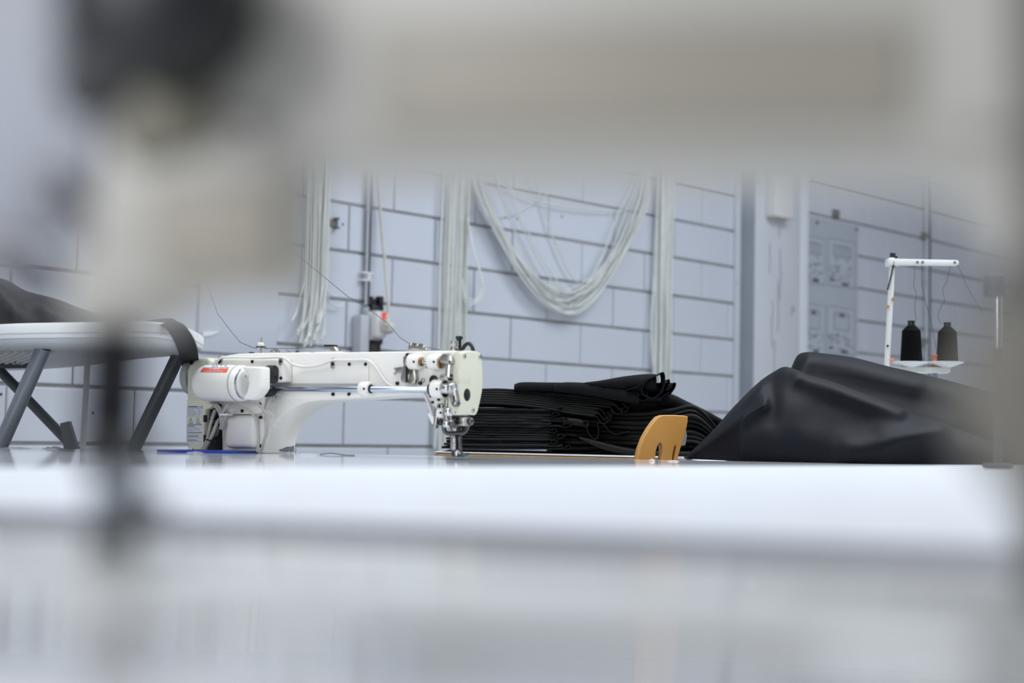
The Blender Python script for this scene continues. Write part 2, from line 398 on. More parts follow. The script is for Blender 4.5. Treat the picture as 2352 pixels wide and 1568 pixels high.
sheets = [(1838, 1896, 536, 648, 546, 654, 'technical drawing sheet at upper left of the wall board', 3),
          (1900, 1966, 542, 657, 556, 663, 'technical drawing sheet at upper right of the wall board with a wide box outline', 4),
          (1838, 1896, 693, 818, 700, 812, 'technical drawing sheet at lower left of the wall board', 5),
          (1898, 1965, 700, 816, 708, 814, 'technical drawing sheet at lower right of the wall board with a tall outline', 6)]
for (x0, x1, a, b, c, d, lab, sd) in sheets:
    sh = thing('drawing_sheet', PW((x0 + x1) / 2, (b + d) / 2, .013), lab, 'drawing', 'technical drawings pinned to the board')
    _, (t0, t1, za, zb) = wboxp('sheet', sh, x0, x1, a, b, c, d, .0125, .0145, 'poster_sheet')
    rng = random.Random(sd); bm = bmesh.new(); bd = bmesh.new(); W_, H_ = t1 - t0, zb - za; base = Vector(sh.location)
    def rect(bmx, u0, v0, u1, v1): prism(bmx, [WL(t0 + W_ * u, za + H_ * v, .0145) - base for u, v in ((u0, v0), (u1, v0), (u1, v1), (u0, v1))], NW * .0006)
    def outline(bmx, u0, v0, u1, v1, lw=.012):
        rect(bmx, u0, v0, u1, v0 + lw); rect(bmx, u0, v1 - lw, u1, v1); rect(bmx, u0, v0, u0 + lw, v1); rect(bmx, u1 - lw, v0, u1, v1)
    outline(bm, .03, .02, .97, .98, .012)
    if sd in (3, 4): outline(bm, .2, .62, .82, .86, .015); [rect(bm, .25, .66 + k * .04, .78, .668 + k * .04) for k in range(5)]; rect(bm, .3, .53, .33, .6); rect(bm, .66, .53, .69, .6)
    else: outline(bm, .25, .5, .78, .88, .015); rect(bm, .25, .8, .78, .815); rect(bm, .45, .78, .6, .86); [rect(bm, .3 + k * .1, .52, .306 + k * .1, .78) for k in range(5)]
    for k in range(34):
        u = rng.uniform(.06, .8); v = rng.uniform(.08, .44); rect(bm, u, v, u + rng.uniform(.05, .16), v + rng.uniform(.006, .018))
    outline(bm, .06, .3, .4, .4, .012)
    bd.free()
    for (u, v, w2) in ((.5, .05, .24), (.1, .1, .12)):
        bd = bmesh.new(); rect(bd, u, v, u + w2, v + .05); build('stamp_box', bd, 'ink_dark', sh, smooth=False)
    lw_ = build('line_work', bm, 'ink_grey', sh, smooth=False); lw_['kind'] = 'stuff'

# ------------------------------------------------------------------ white cords hanging on the wall
def cord(parent, pts, r=.0032, m='cord_white', smooth=4, seg=6):
    b = Vector(parent.location); return tube('cord', [p - b for p in pts], r, m, parent, seg, smooth)
rl = thing('cord_rail', PW(1270, 300, .05), 'white rail high on the wall that the cord bundles hang from', 'rail')
tube('rail', [WL(tz(640, 300)[0], tz(1270, 150)[1], .05) - Vector(rl.location), WL(tz(1600, 300)[0], tz(1270, 150)[1], .05) - Vector(rl.location)], .012, 'plastic_white', rl, 10)
ztop = tz(1270, 150)[1]
cb = thing('cord_bundle', PW(1043, 1020, .03), 'straight bundle of white cords hanging behind the head of the cream sewing machine', 'cord bundle', 'white cord bundles')
rg = random.Random(3)
for k in range(17):
    x = 1014 + 60 * (k + rg.uniform(-.3, .3)) / 16; of = rg.uniform(.012, .05); yb = rg.uniform(1024, 1036)
    t = tz(x, 600, of)[0]; z0 = tz(x, yb, of)[1]
    j = lambda: rg.uniform(-.006, .006)
    cord(cb, [WL(t - .012 + j(), z0, of), WL(t - .006 + j(), .95, of), WL(t + j() * .6, 1.2, of), WL(t + j() * .6, 1.5, of), WL(t + .004, ztop, .05)], rg.uniform(.0036, .0046), rg.choice(['cord_white', 'cord_white', 'cord_ivory']))
for a in range(3):
    cord(cb, [PW(1074, 500, .05), PW(1085 + a * 3, 570 + a * 8, .06), PW(1100 + a * 4, 620 + a * 8, .065), PW(1106 + a * 2, 655 + a * 8, .06), PW(1094, 686 + a * 4, .055), PW(1070, 680 + a * 9, .05), PW(1062, 640, .05)], .0026, 'cord_white')
cr = thing('cord_bundle', PW(1522, 850, .03), 'straight bundle of white cords hanging between swag and wooden post', 'cord bundle', 'white cord bundles')
for k in range(15):
    x = 1503 + 40 * (k + rg.uniform(-.3, .3)) / 14; of = rg.uniform(.012, .05); t = tz(x, 600, of)[0]
    j = lambda: rg.uniform(-.006, .006)
    z0 = tz(x, rg.uniform(1010, 1024), of)[1]
    cord(cr, [WL(t + j() + (x - 1522) * .0004, z0, of), WL(t + j(), 1.0, of), WL(t + j(), 1.3, of), WL(t + j() * .6, 1.6, of), WL(t - (x - 1522) * .0005, ztop, .05)], rg.uniform(.0042, .0054), rg.choice(['cord_white', 'cord_white', 'cord_ivory']))
cord(cr, [PW(1502, 640, .04), PW(1499, 690, .04), PW(1496, 740, .04), PW(1497, 800, .04), PW(1503, 860, .04)], .004)
cf = thing('cord_bundle', PW(725, 790, .03), 'loose bundle of white cords with curled frayed ends beside the wall socket', 'cord bundle', 'white cord bundles')
for k in range(26):
    x = 700 + 54 * (k + rg.uniform(-.4, .4)) / 25; of = rg.uniform(.015, .06)
    yb = rg.uniform(735, 800); fl_ = rg.uniform(-24, 8) - (752 - x) * .14
    t = tz(x, 560, of)[0]
    pts = [WL(t + rg.uniform(-.01, .01) + .01, ztop, .05), WL(t + rg.uniform(-.008, .008), 1.75, of), WL(t, 1.45, of), PW(x - 2, 640, of), PW(x - 4 + fl_ * .2, yb - 70, of), PW(x - 5 + fl_ * .55, yb - 25, of), PW(x - 6 + fl_, yb, of + rg.uniform(0, .03))]
    cord(cf, pts, rg.uniform(.0028, .0036), rg.choice(['cord_white', 'cord_white', 'cord_ivory']))
cord(cf, [PW(750, 640, .03), PW(752, 680, .03), PW(765, 700, .03), PW(782, 702, .03), PW(791, 694, .03)], .0028)
cord(cf, [PW(748, 660, .03), PW(754, 672, .03), PW(764, 679, .03), PW(775, 678, .03)], .0026)
sg = thing('cord_swag', PW(1300, 720, .04), 'swag of white cords draped in a deep curve across the block wall', 'cord swag')
def swag(x0, y0, x1, y1, xb, yb, of, r=.0030, k=2.1):
    pts = [WL(tz(1085 + (x0 - 1092) * .3, 300)[0], ztop, .05), PW(x0 + (1070 - x0) * .3, y0 - 120, .05)]
    for i in range(0, 9):
        u = i / 8.
        if u < .5: q = 1 - u * 2; x = xb + (x0 - xb) * q ** 1.15; y = yb + (y0 - yb) * q ** k
        else: q = u * 2 - 1; x = xb + (x1 - xb) * q ** 1.15; y = yb + (y1 - yb) * q ** k
        pts.append(PW(x, y, of))
    pts.append(PW(x1 + (1500 - x1) * .5, y1 - 90, .05)); pts.append(WL(tz(1492 + (x1 - 1475) * .2, 300)[0], ztop, .05))
    cord(sg, pts, r, rg.choice(['cord_white', 'cord_white', 'cord_ivory']), 5)
for k in range(22):
    f = k / 21.
    swag(1092 + 30 * rg.random(), 440, 1462 + 26 * rg.random(), 470, 1300 + rg.uniform(-10, 22), 722 - 58 * f ** 1.5 + rg.uniform(-4, 4), rg.uniform(.02, .07))
swag(1170, 440, 1440, 480, 1320, 680, .04); swag(1185, 460, 1450, 480, 1330, 676, .05); swag(1235, 430, 1430, 500, 1345, 658, .03); swag(1160, 470, 1420, 490, 1300, 690, .045)
cord(sg, [WL(tz(1095, 300)[0], ztop, .05), PW(1115, 330, .04), PW(1130, 400, .03), PW(1180, 435, .03), PW(1240, 462, .03), PW(1330, 478, .03), PW(1400, 483, .03), PW(1445, 480, .03)], .0026)
cord(sg, [PW(1135, 492, .02), PW(1155, 496, .02), PW(1180, 492, .02), PW(1205, 478, .02), PW(1235, 458, .02), PW(1260, 440, .02), PW(1290, 380, .03), WL(tz(1300, 300)[0], ztop, .05)], .0018)

# ================================================================== TABLES
TZ, NZ_ = CZ - .05, CZ - .035                   # top of the back tables, top of the near table
def legs(parent, pts, z, m='steel_leg', r=.02):
    b = Vector(parent.location)
    for (x, y) in pts:
        bm = bmesh.new(); add_box(bm, (x - r - b.x, y - r - b.y, -b.z), (x + r - b.x, y + r - b.y, z - b.z)); bevel(bm, .003, 1); build('leg', bm, m, parent)
def table(name, poly, z, th, label, cat, top_m, edge_m=None, leg_pts=()):
    cx = sum(p[0] for p in poly) / len(poly); cy = sum(p[1] for p in poly) / len(poly)
    o = thing(name, (cx, cy, 0), label, cat)
    bm = bmesh.new(); prism(bm, [Vector((p[0] - cx, p[1] - cy, z - (.002 if edge_m else th))) for p in poly], Vector((0, 0, .002 if edge_m else th))); bevel(bm, .0006 if edge_m else .002, 1)
    build('tabletop', bm, top_m, o)
    if edge_m:
        bm = bmesh.new(); prism(bm, [Vector((p[0] - cx, p[1] - cy, z - th)) for p in poly], Vector((0, 0, th - .0025))); bevel(bm, .003, 1); build('wooden_core', bm, edge_m, o)
    legs(o, leg_pts, z - th)
    return o
sa, sb_ = PZ(-300, 1075, NZ_), PZ(2500, 1068, NZ_)
dirs = (sb_ - sa).normalized()
near = table('work_table', [(sa.x - .35, sa.y - .3), (sb_.x, sb_.y), (1.5, .6), (.9, -.35), (-.9, -.35), (-1.1, .5)], NZ_, .03,
             'broad matt white work table in the near foreground under the blurred sewing machine', 'table', 'table_white', None, [(-.8, -.25), (.8, -.25), (-.75, .6), (.8, 1.9)])
ma, mb = PZ(-250, 1023, TZ), PZ(2150, 1067.5, TZ)
mtab = table('sewing_table', [(sa.x - .35, sa.y - .02), (sa.x + dirs.x * 1.9, sa.y + dirs.y * 1.9 + .30), (mb.x + .2, mb.y - .12), (mb.x + .2, mb.y + .01), (mb.x, mb.y), (ma.x, ma.y)], TZ, .03,
             'glossy white sewing table carrying the cream sewing machine', 'table', 'table_gloss', None, [(-.9, 1.3), (-.95, 2.3), (.6, 2.5), (.1, 2.0)])
htab = table('side_table', [(.372, mb.y + .015), (2.0, mb.y + .03), (2.0, 4.6), (.372, 4.6)], TZ, .03, 'white table under the dark fabric heap and thread stand', 'table', 'table_white', None, [(.66, 2.95), (1.9, 2.95), (.45, 4.5), (1.9, 4.5)])
fa = PZ(998, 1037, TZ); fb = PZ(1500, 1049, TZ)
ftab = table('fabric_table', [(fa.x, fa.y), (.362, fb.y - .02), (.362, 4.5), (fa.x, 4.5)], TZ, .018, 'white topped table with raw plywood edge under the stacked black fabric', 'table', 'table_white', 'ply_edge', [(fa.x + .05, fa.y + .1), (.3, fa.y + .25), (fa.x + .05, 4.4), (.3, 4.4)])

# ================================================================== CREAM SEWING MACHINE
o0 = P(650, 1042, 2.55); o0.z = TZ
M = Frame(o0, math.radians(-30))
mac = M.empty('sewing_machine')
tag(mac, 'cream long-arm industrial sewing machine in focus, seen from behind, with motor and stickers', 'sewing machine')
ARMW = .085
def mprism(name, px, n0, n1, m, bev=.002, parent=None, seg=2, ang=35):
    bm = bmesh.new(); prism(bm, [M.L(x, y, n1) for x, y in px], Vector((0, n1 - n0, 0))); bevel(bm, bev, seg)
    for v in bm.verts: v.co.z = max(v.co.z, .0005)
    return build(name, bm, m, parent or mac, ang=ang)
def mcyl_s(name, x0, x1, y, r, n, m, parent=None, bev=.001, seg=24, y1=None):
    a = M.L(x0, y, n); b = M.L(x1, y1 if y1 else y, n); b = Vector((b.x, b.y, a.z if not y1 else b.z))
    bm = bmesh.new(); add_cyl(bm, a, b, r, seg=seg, bev=bev); return build(name, bm, m, parent or mac, ang=50)
def mcyl_n(name, x, y, r, n0, n1, m, parent=None, seg=14, bev=.0005):
    a = M.L(x, y, n1); b = a + Vector((0, n1 - n0, 0))
    bm = bmesh.new(); add_cyl(bm, b, a, r, seg=seg, bev=bev); return build(name, bm, m, parent or mac, ang=50)
def screw(x, y, n, r=.0028, m='screw_black', parent=None):
    return mcyl_n('screw', x, y, r, n - .002, n + .0022, m, parent, 12)
def mtube(name, pts, r, m, parent=None, seg=8, smooth=5):
    return tube(name, [M.L(*p) for p in pts], r, m, parent or mac, seg, smooth)
def mlink(name, x0, y0, x1, y1, w, n0, n1, m, w1=None, parent=None, bev=.0012):
    """flat rounded link between two pixel points; w in pixels"""
    w1 = w1 or w; a = math.atan2(y1 - y0, x1 - x0); px = []
    for k in range(9):
        t = a + math.pi / 2 + math.pi * k / 8; px.append((x0 + w * math.cos(t), y0 + w * math.sin(t)))
    for k in range(9):
        t = a - math.pi / 2 + math.pi * k / 8; px.append((x1 + w1 * math.cos(t), y1 + w1 * math.sin(t)))
    return mprism(name, px, n0, n1, m, bev, parent)
# arm and pillar in one casting
arm_px = [(508, 838), (511, 824), (520, 816), (545, 812), (600, 810), (760, 809), (900, 807), (1046, 805),
          (1046, 900), (1040, 928), (1030, 940), (1012, 942), (1008, 936), (992, 932), (984, 918), (974, 904), (940, 906), (880, 910), (800, 916), (735, 919), (705, 923), (680, 932),
          (660, 943), (642, 958), (628, 975), (618, 994), (612, 1015), (609, 1042), (510, 1038), (508, 930)]
bm = bmesh.new(); prism(bm, [M.L(x, y, 0) for x, y in arm_px], Vector((0, ARMW, 0))); bevel(bm, .004, 3, 25)
for v in bm.verts: v.co.z = max(v.co.z, .0005)
build('arm_casting', bm, 'cream_worn', mac, ang=50)
nt = MATS['cream_worn'].node_tree; bs = nt.nodes['Principled BSDF']; tcn = [n for n in nt.nodes if n.type == 'TEX_COORD'][0]
old = bs.inputs['Base Color'].links[0].from_socket; prev = old
for (px, py, rad, amt) in ((634, 886, .030, .85), (624, 906, .022, .7), (606, 950, .05, .35)):
    vd = nt.nodes.new('ShaderNodeVectorMath'); vd.operation = 'DISTANCE'; vd.inputs[1].default_value = M.L(px, py, 0); nt.links.new(tcn.outputs['Object'], vd.inputs[0])
    nn = nt.nodes.new('ShaderNodeTexNoise'); nn.inputs['Scale'].default_value = 130; nn.inputs['Detail'].default_value = 6; nt.links.new(tcn.outputs['Object'], nn.inputs['Vector'])
    mr = nt.nodes.new('ShaderNodeMapRange'); mr.inputs['From Min'].default_value = 0; mr.inputs['From Max'].default_value = rad; mr.inputs['To Min'].default_value = amt; mr.inputs['To Max'].default_value = 0
    nt.links.new(vd.outputs['Value'], mr.inputs['Value']); mu = nt.nodes.new('ShaderNodeMath'); mu.operation = 'MULTIPLY'; nt.links.new(mr.outputs['Result'], mu.inputs[0])
    m2 = nt.nodes.new('ShaderNodeMapRange'); m2.inputs['From Min'].default_value = .35; m2.inputs['From Max'].default_value = .6; nt.links.new(nn.outputs['Fac'], m2.inputs['Value']); nt.links.new(m2.outputs['Result'], mu.inputs[1])
    mx = nt.nodes.new('ShaderNodeMix'); mx.data_type = 'RGBA'; nt.links.new(mu.outputs[0], mx.inputs['Factor']); nt.links.new(prev, mx.inputs['A']); mx.inputs['B'].default_value = (.03, .03, .035, 1); prev = mx.outputs['Result']
nt.links.new(prev, bs.inputs['Base Color'])
# chipped paint at the foot of the pillar
chip = [(641, 1035), (644, 1031), (648, 1032), (651, 1029), (656, 1027), (662, 1025), (667, 1026), (672, 1024), (677, 1023), (677.5, 1037), (668, 1038), (664, 1036), (658, 1038), (650, 1037)]
s_in = M.L(640, 1035, 0).x
sI = M.L(609, 1035, 0).x + .0004
bm = bmesh.new(); pts = []
for x, y in chip:
    n, z = M.nz(x, y, sI + .0012); pts.append(Vector((sI + .0012, -max(-ARMW + .005, min(-.005, n)), z)))
prism(bm, pts, Vector((.0004, 0, 0))); build('bare_patch', bm, 'bare_iron', mac)
mprism('belt_plate', [(672, 975), (692, 968), (694, 974), (676, 984)], -ARMW - .004, -ARMW, 'steel', .0005)
# rear raised cover at the left of the arm
rc = mprism('rear_cover', [(491, 824), (651, 824), (652.5, 876), (640, 877.5), (491, 877.5)], 0, .024, 'cream', .003)
for x, y in ((503.5, 831), (578, 830), (644, 829.5), (644, 868)): screw(x, y, .024, .0030)
# end housing with the hand wheel
eh = mprism('end_housing', [(428, 925), (428, 850), (434, 836), (446, 826), (462, 822), (478, 820), (482, 830), (482, 900), (478, 925)], -.05, .030, 'cream_yellow', .006, seg=3)
mprism('housing_leg', [(433, 1027), (428, 990), (428, 915), (485, 915), (487, 930), (483, 937), (470, 941), (468, 1000), (467, 1024), (460, 1032), (446, 1033)], .014, .030, 'cream_yellow', .004, eh)
a = M.L(455, 866, -.012); 
bm = bmesh.new(); add_lathe(bm, a, a + Vector((-.02, 0, 0)), [(0, .034), (.003, .0365), (.010, .0365), (.016, .033), (.019, .024)], 32); build('hand_wheel', bm, 'wheel_grey', mac, ang=50)
screw(437.5, 834, .031, .003)
mprism('base_plate_lower', [(440, 925), (512, 925), (512, 1038), (440, 1038)], -.07, -.012, 'black_plastic', .002)
mprism('inner_bracket', [(469, 964), (498, 964), (498, 973), (469, 973)], -.012, -.004, 'steel_leg', .001)
mprism('inner_bracket', [(472, 944), (500, 942), (492, 960), (474, 958)], -.012, -.006, 'steel_leg', .001)
mprism('inner_bracket', [(474, 978), (505, 978), (500, 1000), (478, 1012)], -.012, -.008, 'steel_leg', .001)
for y in (961, 1006): mprism('hinge', [(466.5, y - 8), (470.5, y - 8), (470.5, y + 8), (466.5, y + 8)], .024, .031, 'black_plastic', .0008)
# motor
MN, MR = .052, .0325
ya = 880
m0 = M.L(466, ya, MN); m1 = M.L(563, ya, MN); m1.z = m0.z
ln = (m1 - m0).length
bm = bmesh.new(); add_lathe(bm, m0, m1, [(0, MR * .90), (.004, MR * .97), (.012, MR), (ln - .012, MR), (ln - .005, MR * .985), (ln - .001, MR * .93), (ln, MR * .90)], 48)
motor = build('motor', bm, 'motor_white', mac, ang=40)
bm = bmesh.new(); add_lathe(bm, m1 - Vector((.014, 0, 0)), m1, [(0, MR + .0002), (.0008, MR + .0006), (.0022, MR + .0006), (.003, MR + .0002)], 48, cap=False); build('seam_ring', bm, 'cable_grey', motor)
bm = bmesh.new(); add_lathe(bm, m1, m1 + Vector((.003, 0, 0)), [(-.001, MR * .90), (.002, MR * .89), (.003, MR * .84)], 48); build('end_ring', bm, 'steel_blue', motor, ang=40)
bm = bmesh.new(); add_lathe(bm, m1, m1 + Vector((.006, 0, 0)), [(.002, MR * .83), (.006, MR * .82), (.0075, MR * .76)], 48); build('end_disc', bm, 'motor_white', motor, ang=40)
blk = mprism('motor_block', [(553, 841), (600, 841.5), (600, 891), (594, 901), (586, 910), (576, 918), (556, 918), (566, 900), (570, 880), (566, 858)], .052, .078, 'motor_white', .004, seg=3)
screw(565, 864, .079, .003, 'chrome')
a = M.L(631, 859.5, .034) - Vector((.013, 0, 0)); bm = bmesh.new(); add_lathe(bm, a, a + Vector((.02, 0, 0)), [(0, .0165), (.006, .0165), (.007, .015), (.009, .016), (.012, .016), (.014, .012)], 28); build('drive_knob', bm, 'black_plastic', mac, ang=40)
a = M.L(612, 898, .02); bm = bmesh.new(); add_lathe(bm, a, a + Vector((.018, 0, 0)), [(0, .011), (.012, .010), (.018, .007)], 20); build('shaft_boot', bm, 'black_plastic', mac, ang=40)
# sticker wrapped on the motor
mz = m0.z
def on_motor(px, py, lift):
    n = MN + MR
    for _ in range(6):
        s, z = M.sz(px, py, n); n = MN + math.sqrt(max(1e-6, MR * MR - (z - mz) ** 2))
    d = Vector((0, -(n - MN), z - mz)).normalized() * (MR + lift)
    return Vector((s, -MN, mz)) + d
def motor_patch(name, quad, lift, m, parent, nx=8, ny=8):
    bm = bmesh.new(); g = []
    for j in range(ny + 1):
        row = []
        for i in range(nx + 1):
            u, v = i / nx, j / ny
            ax = quad[0][0] + (quad[1][0] - quad[0][0]) * u; ay = quad[0][1] + (quad[1][1] - quad[0][1]) * u
            bx = quad[3][0] + (quad[2][0] - quad[3][0]) * u; by = quad[3][1] + (quad[2][1] - quad[3][1]) * u
            row.append(bm.verts.new(on_motor(ax + (bx - ax) * v, ay + (by - ay) * v, lift)))
        g.append(row)
    for j in range(ny):
        for i in range(nx): bm.faces.new((g[j][i], g[j][i + 1], g[j + 1][i + 1], g[j + 1][i]))
    return build(name, bm, m, parent)
def motor_text(txt, cx, cy, size, sx, m, parent, shear=.25):
    bm = text_bm(txt, size)
    for v in bm.verts:
        v.co = on_motor(cx + (v.co.x + v.co.y * shear) * sx, cy - v.co.y, .0007)
    return build('lettering', bm, m, parent, smooth=False)
stk = motor_patch('sticker', [(470, 838.3), (538, 838.3), (534, 844), (466, 845)], .00025, 'sticker_white', motor)
motor_patch('red_band', [(465.5, 845.6), (525.5, 846.3), (520.5, 855.3), (459.5, 854.2)], .0004, 'sticker_red', stk)
motor_text('KA', 494, 840.4, 6.5, 1.75, 'ink_blue', stk); motor_text('Y', 508.5, 840.4, 6.5, 1.75, 'ink_red', stk); motor_text('A', 518.5, 840.4, 6.5, 1.75, 'ink_blue', stk)
motor_text('NAAI- CONFECTIE & MACHINES', 497, 844.1, 2.6, 1.6, 'ink_dark', stk, .1)
motor_text('06-24824424', 493, 847.9, 4.2, 1.05, 'sticker_white', stk); motor_text('www.kayanaaimachine.nl', 490.5, 852.2, 4.2, 1.0, 'sticker_white', stk)
# rating label on the end housing
LN = .0304
def flat(bm, quad, n, t=.0003): prism(bm, [M.L(x, y, n + t) for x, y in quad], Vector((0, t, 0)))
lab = mprism('rating_label', [(429, 930.5), (466, 930.5), (464.5, 990), (462, 1018.5), (427.6, 1018.5), (428, 985)], .0300, LN, 'label_silver', 0)
bt, bd = bmesh.new(), bmesh.new()
for (y, x0, x1, h) in [(937.5, 430, 457, .8), (941, 431, 436, .9), (941, 437, 445, .9), (941, 454, 460, .9), (945.3, 431, 450, 1), (945, 454, 463, .9), (949.3, 431, 451, 1), (949, 454, 461, .9), (953, 431, 450, 1), (953, 453, 459, .8), (956.4, 428.5, 465.5, .3),
                        (981.5, 429.5, 455, .6), (984.5, 429.5, 459, .6), (987.2, 429.5, 460, .6), (990, 429, 443, .6), (996, 429.5, 458, .6), (998.8, 429, 457, .6), (1004.6, 429, 461, .6), (1007.5, 429, 446, .6), (1013.5, 428.6, 461, .6), (1016, 428.6, 443, .6)]:
    x = x0; rr = random.Random(int(y * 10 + x0))
    while x < x1:
        wd = min(rr.uniform(1.5, 4.5), x1 - x); flat(bt, [(x, y - h / 2), (x + wd, y - h / 2), (x + wd, y + h / 2), (x, y + h / 2)], LN); x += wd + (.8 if h > .35 else 0)
for (y, x0, x1, h) in [(933.8, 432.5, 454, 2.4), (975, 431, 462, 1.6), (978.3, 430, 447, 1.5), (993, 431, 462, 1.5), (1001.5, 431, 455, 1.6), (1010.5, 431, 451, 1.5), (971.5, 433, 442, 1.6), (971.5, 450, 459, 1.6)]:
    x = x0
    while x < x1: flat(bd, [(x, y - h / 2), (x + 1.7, y - h / 2), (x + 1.7, y + h / 2), (x, y + h / 2)], LN); x += 2.2
build('print_line', bt, 'ink_grey', lab, smooth=False); build('print_heading', bd, 'ink_dark', lab, smooth=False)
def flat_text(txt, cx, cy, size, m, parent, n):
    bm = text_bm(txt, size)
    for v in bm.verts: v.co = M.L(cx + v.co.x, cy - v.co.y, n)
    return build('lettering', bm, m, parent, smooth=False)
flat_text('CE', 461, 935.5, 7, 'ink_dark', lab, LN + .0004)
for cx, s in ((437.8, '!'), (454.4, '!')):
    bm = bmesh.new(); flat(bm, [(cx - 4.5, 968.5), (cx + 4.5, 968.5), (cx, 957.8)], LN, .0002); build('warning_border', bm, 'ink_dark', lab, smooth=False)
    bm = bmesh.new(); flat(bm, [(cx - 3.9, 968), (cx + 3.9, 968), (cx, 958.8)], LN, .0005); t = build('warning_triangle', bm, 'warning_yellow', lab, smooth=False)
    flat_text(s, cx, 965, 6.5, 'ink_dark', t, LN + .0012)
# terminal cover and plate below the motor
mprism('lower_plate', [(511, 941), (606, 930), (607, 1038), (511, 1038)], 0, .003, 'cream', .001)
mprism('skirt_cover', [(489, 922), (608, 905), (598, 948), (592, 951), (530, 951), (512, 930)], .003, .012, 'cream', .002)
tcv = mprism('terminal_cover', [(514, 953.5), (584, 953.5), (584, 1028), (514, 1028)], .003, .020, 'motor_white', .009, seg=4)
for x, y in ((555, 943.5), (597, 958), (597, 1024), (596, 928)): screw(x, y, .012, .0032)
mtube('cable', [(486, 922, .03), (497, 928, .034), (507, 940, .034), (509, 960, .032), (507, 985, .03)], .0026, 'cable_grey')
mtube('cable', [(484, 924, .03), (493, 930, .036), (502, 943, .036), (506, 955, .034), (508, 970, .03), (510, 985, .028), (513, 975, .03), (512, 955, .034), (519, 940, .04), (534, 933, .044), (553, 935, .046), (572, 943, .046), (585, 957, .046), (592, 978, .044), (594, 1005, .04), (592, 1037, .032)], .0026, 'cable_grey')
mtube('cable', [(573, 920, .04), (590, 926, .044), (603, 938, .044), (612, 953, .042), (614, 972, .04), (612, 995, .036), (606, 1015, .03), (600, 1037, .024)], .0026, 'cable_grey')
mtube('cable', [(536, 921, .036), (528, 928, .04), (520, 934, .044), (514, 944, .044), (508, 954, .04)], .0024, 'cable_grey')
mtube('cable', [(494, 942, .02), (487, 962, .03), (481, 985, .034), (476, 1008, .036), (470, 1022, .034), (459, 1040, .03)], .0030, 'cable_grey')
mtube('cable', [(503, 963, .02), (497, 975, .03), (489, 995, .036), (482, 1010, .038), (475, 1024, .036), (468, 1041, .03)], .0034, 'cable_grey')
mlink('cable_tie', 473, 1009, 484, 1012, 1.6, .030, .043, 'black_plastic', bev=.0004); mlink('cable_tie', 505, 952, 519, 951.5, 2.2, .030, .046, 'plastic_white', bev=.0006)
# long rod with its bearings
RY = 892.5
mcyl_s('rod', 612, 990, RY, .0053, .016, 'steel_blue', bev=.0006, y1=894)
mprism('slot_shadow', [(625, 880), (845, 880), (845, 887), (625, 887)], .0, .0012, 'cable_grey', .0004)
cb_ = mcyl_s('rod_bearing', 829, 851, 892.8, .0128, .016, 'cream', bev=.0015); mcyl_s('bushing', 850, 853.5, 892.9, .0078, .016, 'screw_black', cb_, .0004)
mprism('bearing_foot', [(831, 884), (848, 884), (850, 902), (831, 902)], 0, .016, 'cream', .002, cb_)
screw(834.5, 892.5, .0288, .0019, parent=cb_)
for x, y in ((763, 905), (800, 905), (762, 829), ): screw(x, y, .0014, .0030)
mprism('arm_strip', [(768, 916), (845, 911), (845, 902), (768, 908)], 0, .0016, 'cream', .0006)
# middle cover plate
mc = mprism('middle_cover', [(768, 831), (846, 831), (846, 881), (768, 881)], 0, .0022, 'cream', .0008)
for x, y in ((801, 836), (838.5, 836)): screw(x, y, .0022, .0030, parent=mc)
# white wire along the arm with its clips
mtube('wire', [(486, 846, .03), (494, 836, .03), (506, 822, .030), (520, 820.5, .0285), (560, 821, .028), (600, 821.5, .028), (640, 820, .028), (652, 822, .026), (668, 834, .014), (690, 841, .006), (715, 841, .005), (740, 836, .005), (760, 828, .006), (775, 826.5, .005), (810, 827, .004), (838, 826, .004), (853, 832, .004), (865, 845, .004), (878, 865, .004), (890, 880, .004), (905, 889, .004)], .0024, 'wire_white')
mtube('wire', [(950, 902, .004), (970, 902, .004), (978, 912, .004), (985, 930, .004), (991, 950, .006), (993, 958, .008)], .0024, 'wire_white')
for x in (506, 645):
    c_ = mlink('wire_clip', x, 821, x - 2, 834, 5, .024, .0262, 'steel', 4.2); screw(x - 2, 830, .0262, .0026, parent=c_)
c_ = mlink('wire_clip', 764, 827, 762.5, 842, 5, .001, .0032, 'steel', 4.2); screw(763, 836, .0032, .0028, parent=c_)
# fittings on top of the arm
tp = M.L(599, 809, -.04); z_ = Vector((0, 0, 1))
def mlathe_z(name, px, py, n, prof, m, parent=None, seg=20):
    a = M.L(px, py, n); bm = bmesh.new(); add_lathe(bm, a, a + z_, [(h, r) for h, r in prof], seg); return build(name, bm, m, parent or mac, ang=45)
tn = mlathe_z('tension_post', 599, 811, -.04, [(0, .0018), (.012, .0018), (.026, .0016), (.030, .0014)], 'steel')
mlathe_z('tension_disc', 599, 801, -.04, [(0, .004), (.001, .0115), (.002, .0115), (.0035, .008), (.004, .010), (.005, .010), (.0062, .004)], 'steel', tn)
mlathe_z('tension_knob', 599, 795, -.04, [(0, .006), (.002, .0062), (.006, .0060), (.007, .0045)], 'cream', tn)
mlathe_z('oil_cap', 632, 809, -.04, [(0, .009), (.003, .009), (.0055, .005), (.006, .001)], 'steel')
mlathe_z('oil_cap', 578, 811, -.04, [(0, .005), (.002, .005), (.0025, .003)], 'steel_dark')
mlathe_z('oil_cap', 683, 810, -.04, [(0, .004), (.002, .004), (.003, .002)], 'black_plastic')
mprism('thread_hook', [(655, 803), (664, 806), (668, 808), (660, 808)], -.045, -.04, 'steel', .0004)
tb_ = mprism('thread_bracket', [(720, 794), (735, 796), (766, 795), (769, 799), (772, 805), (756, 806), (755, 801), (733, 799), (722, 798)], -.05, -.035, 'steel', .0006)
mprism('bracket_block', [(744, 791.5), (769, 791.5), (769, 801), (744, 801)], -.055, -.047, 'black_plastic', .0006)
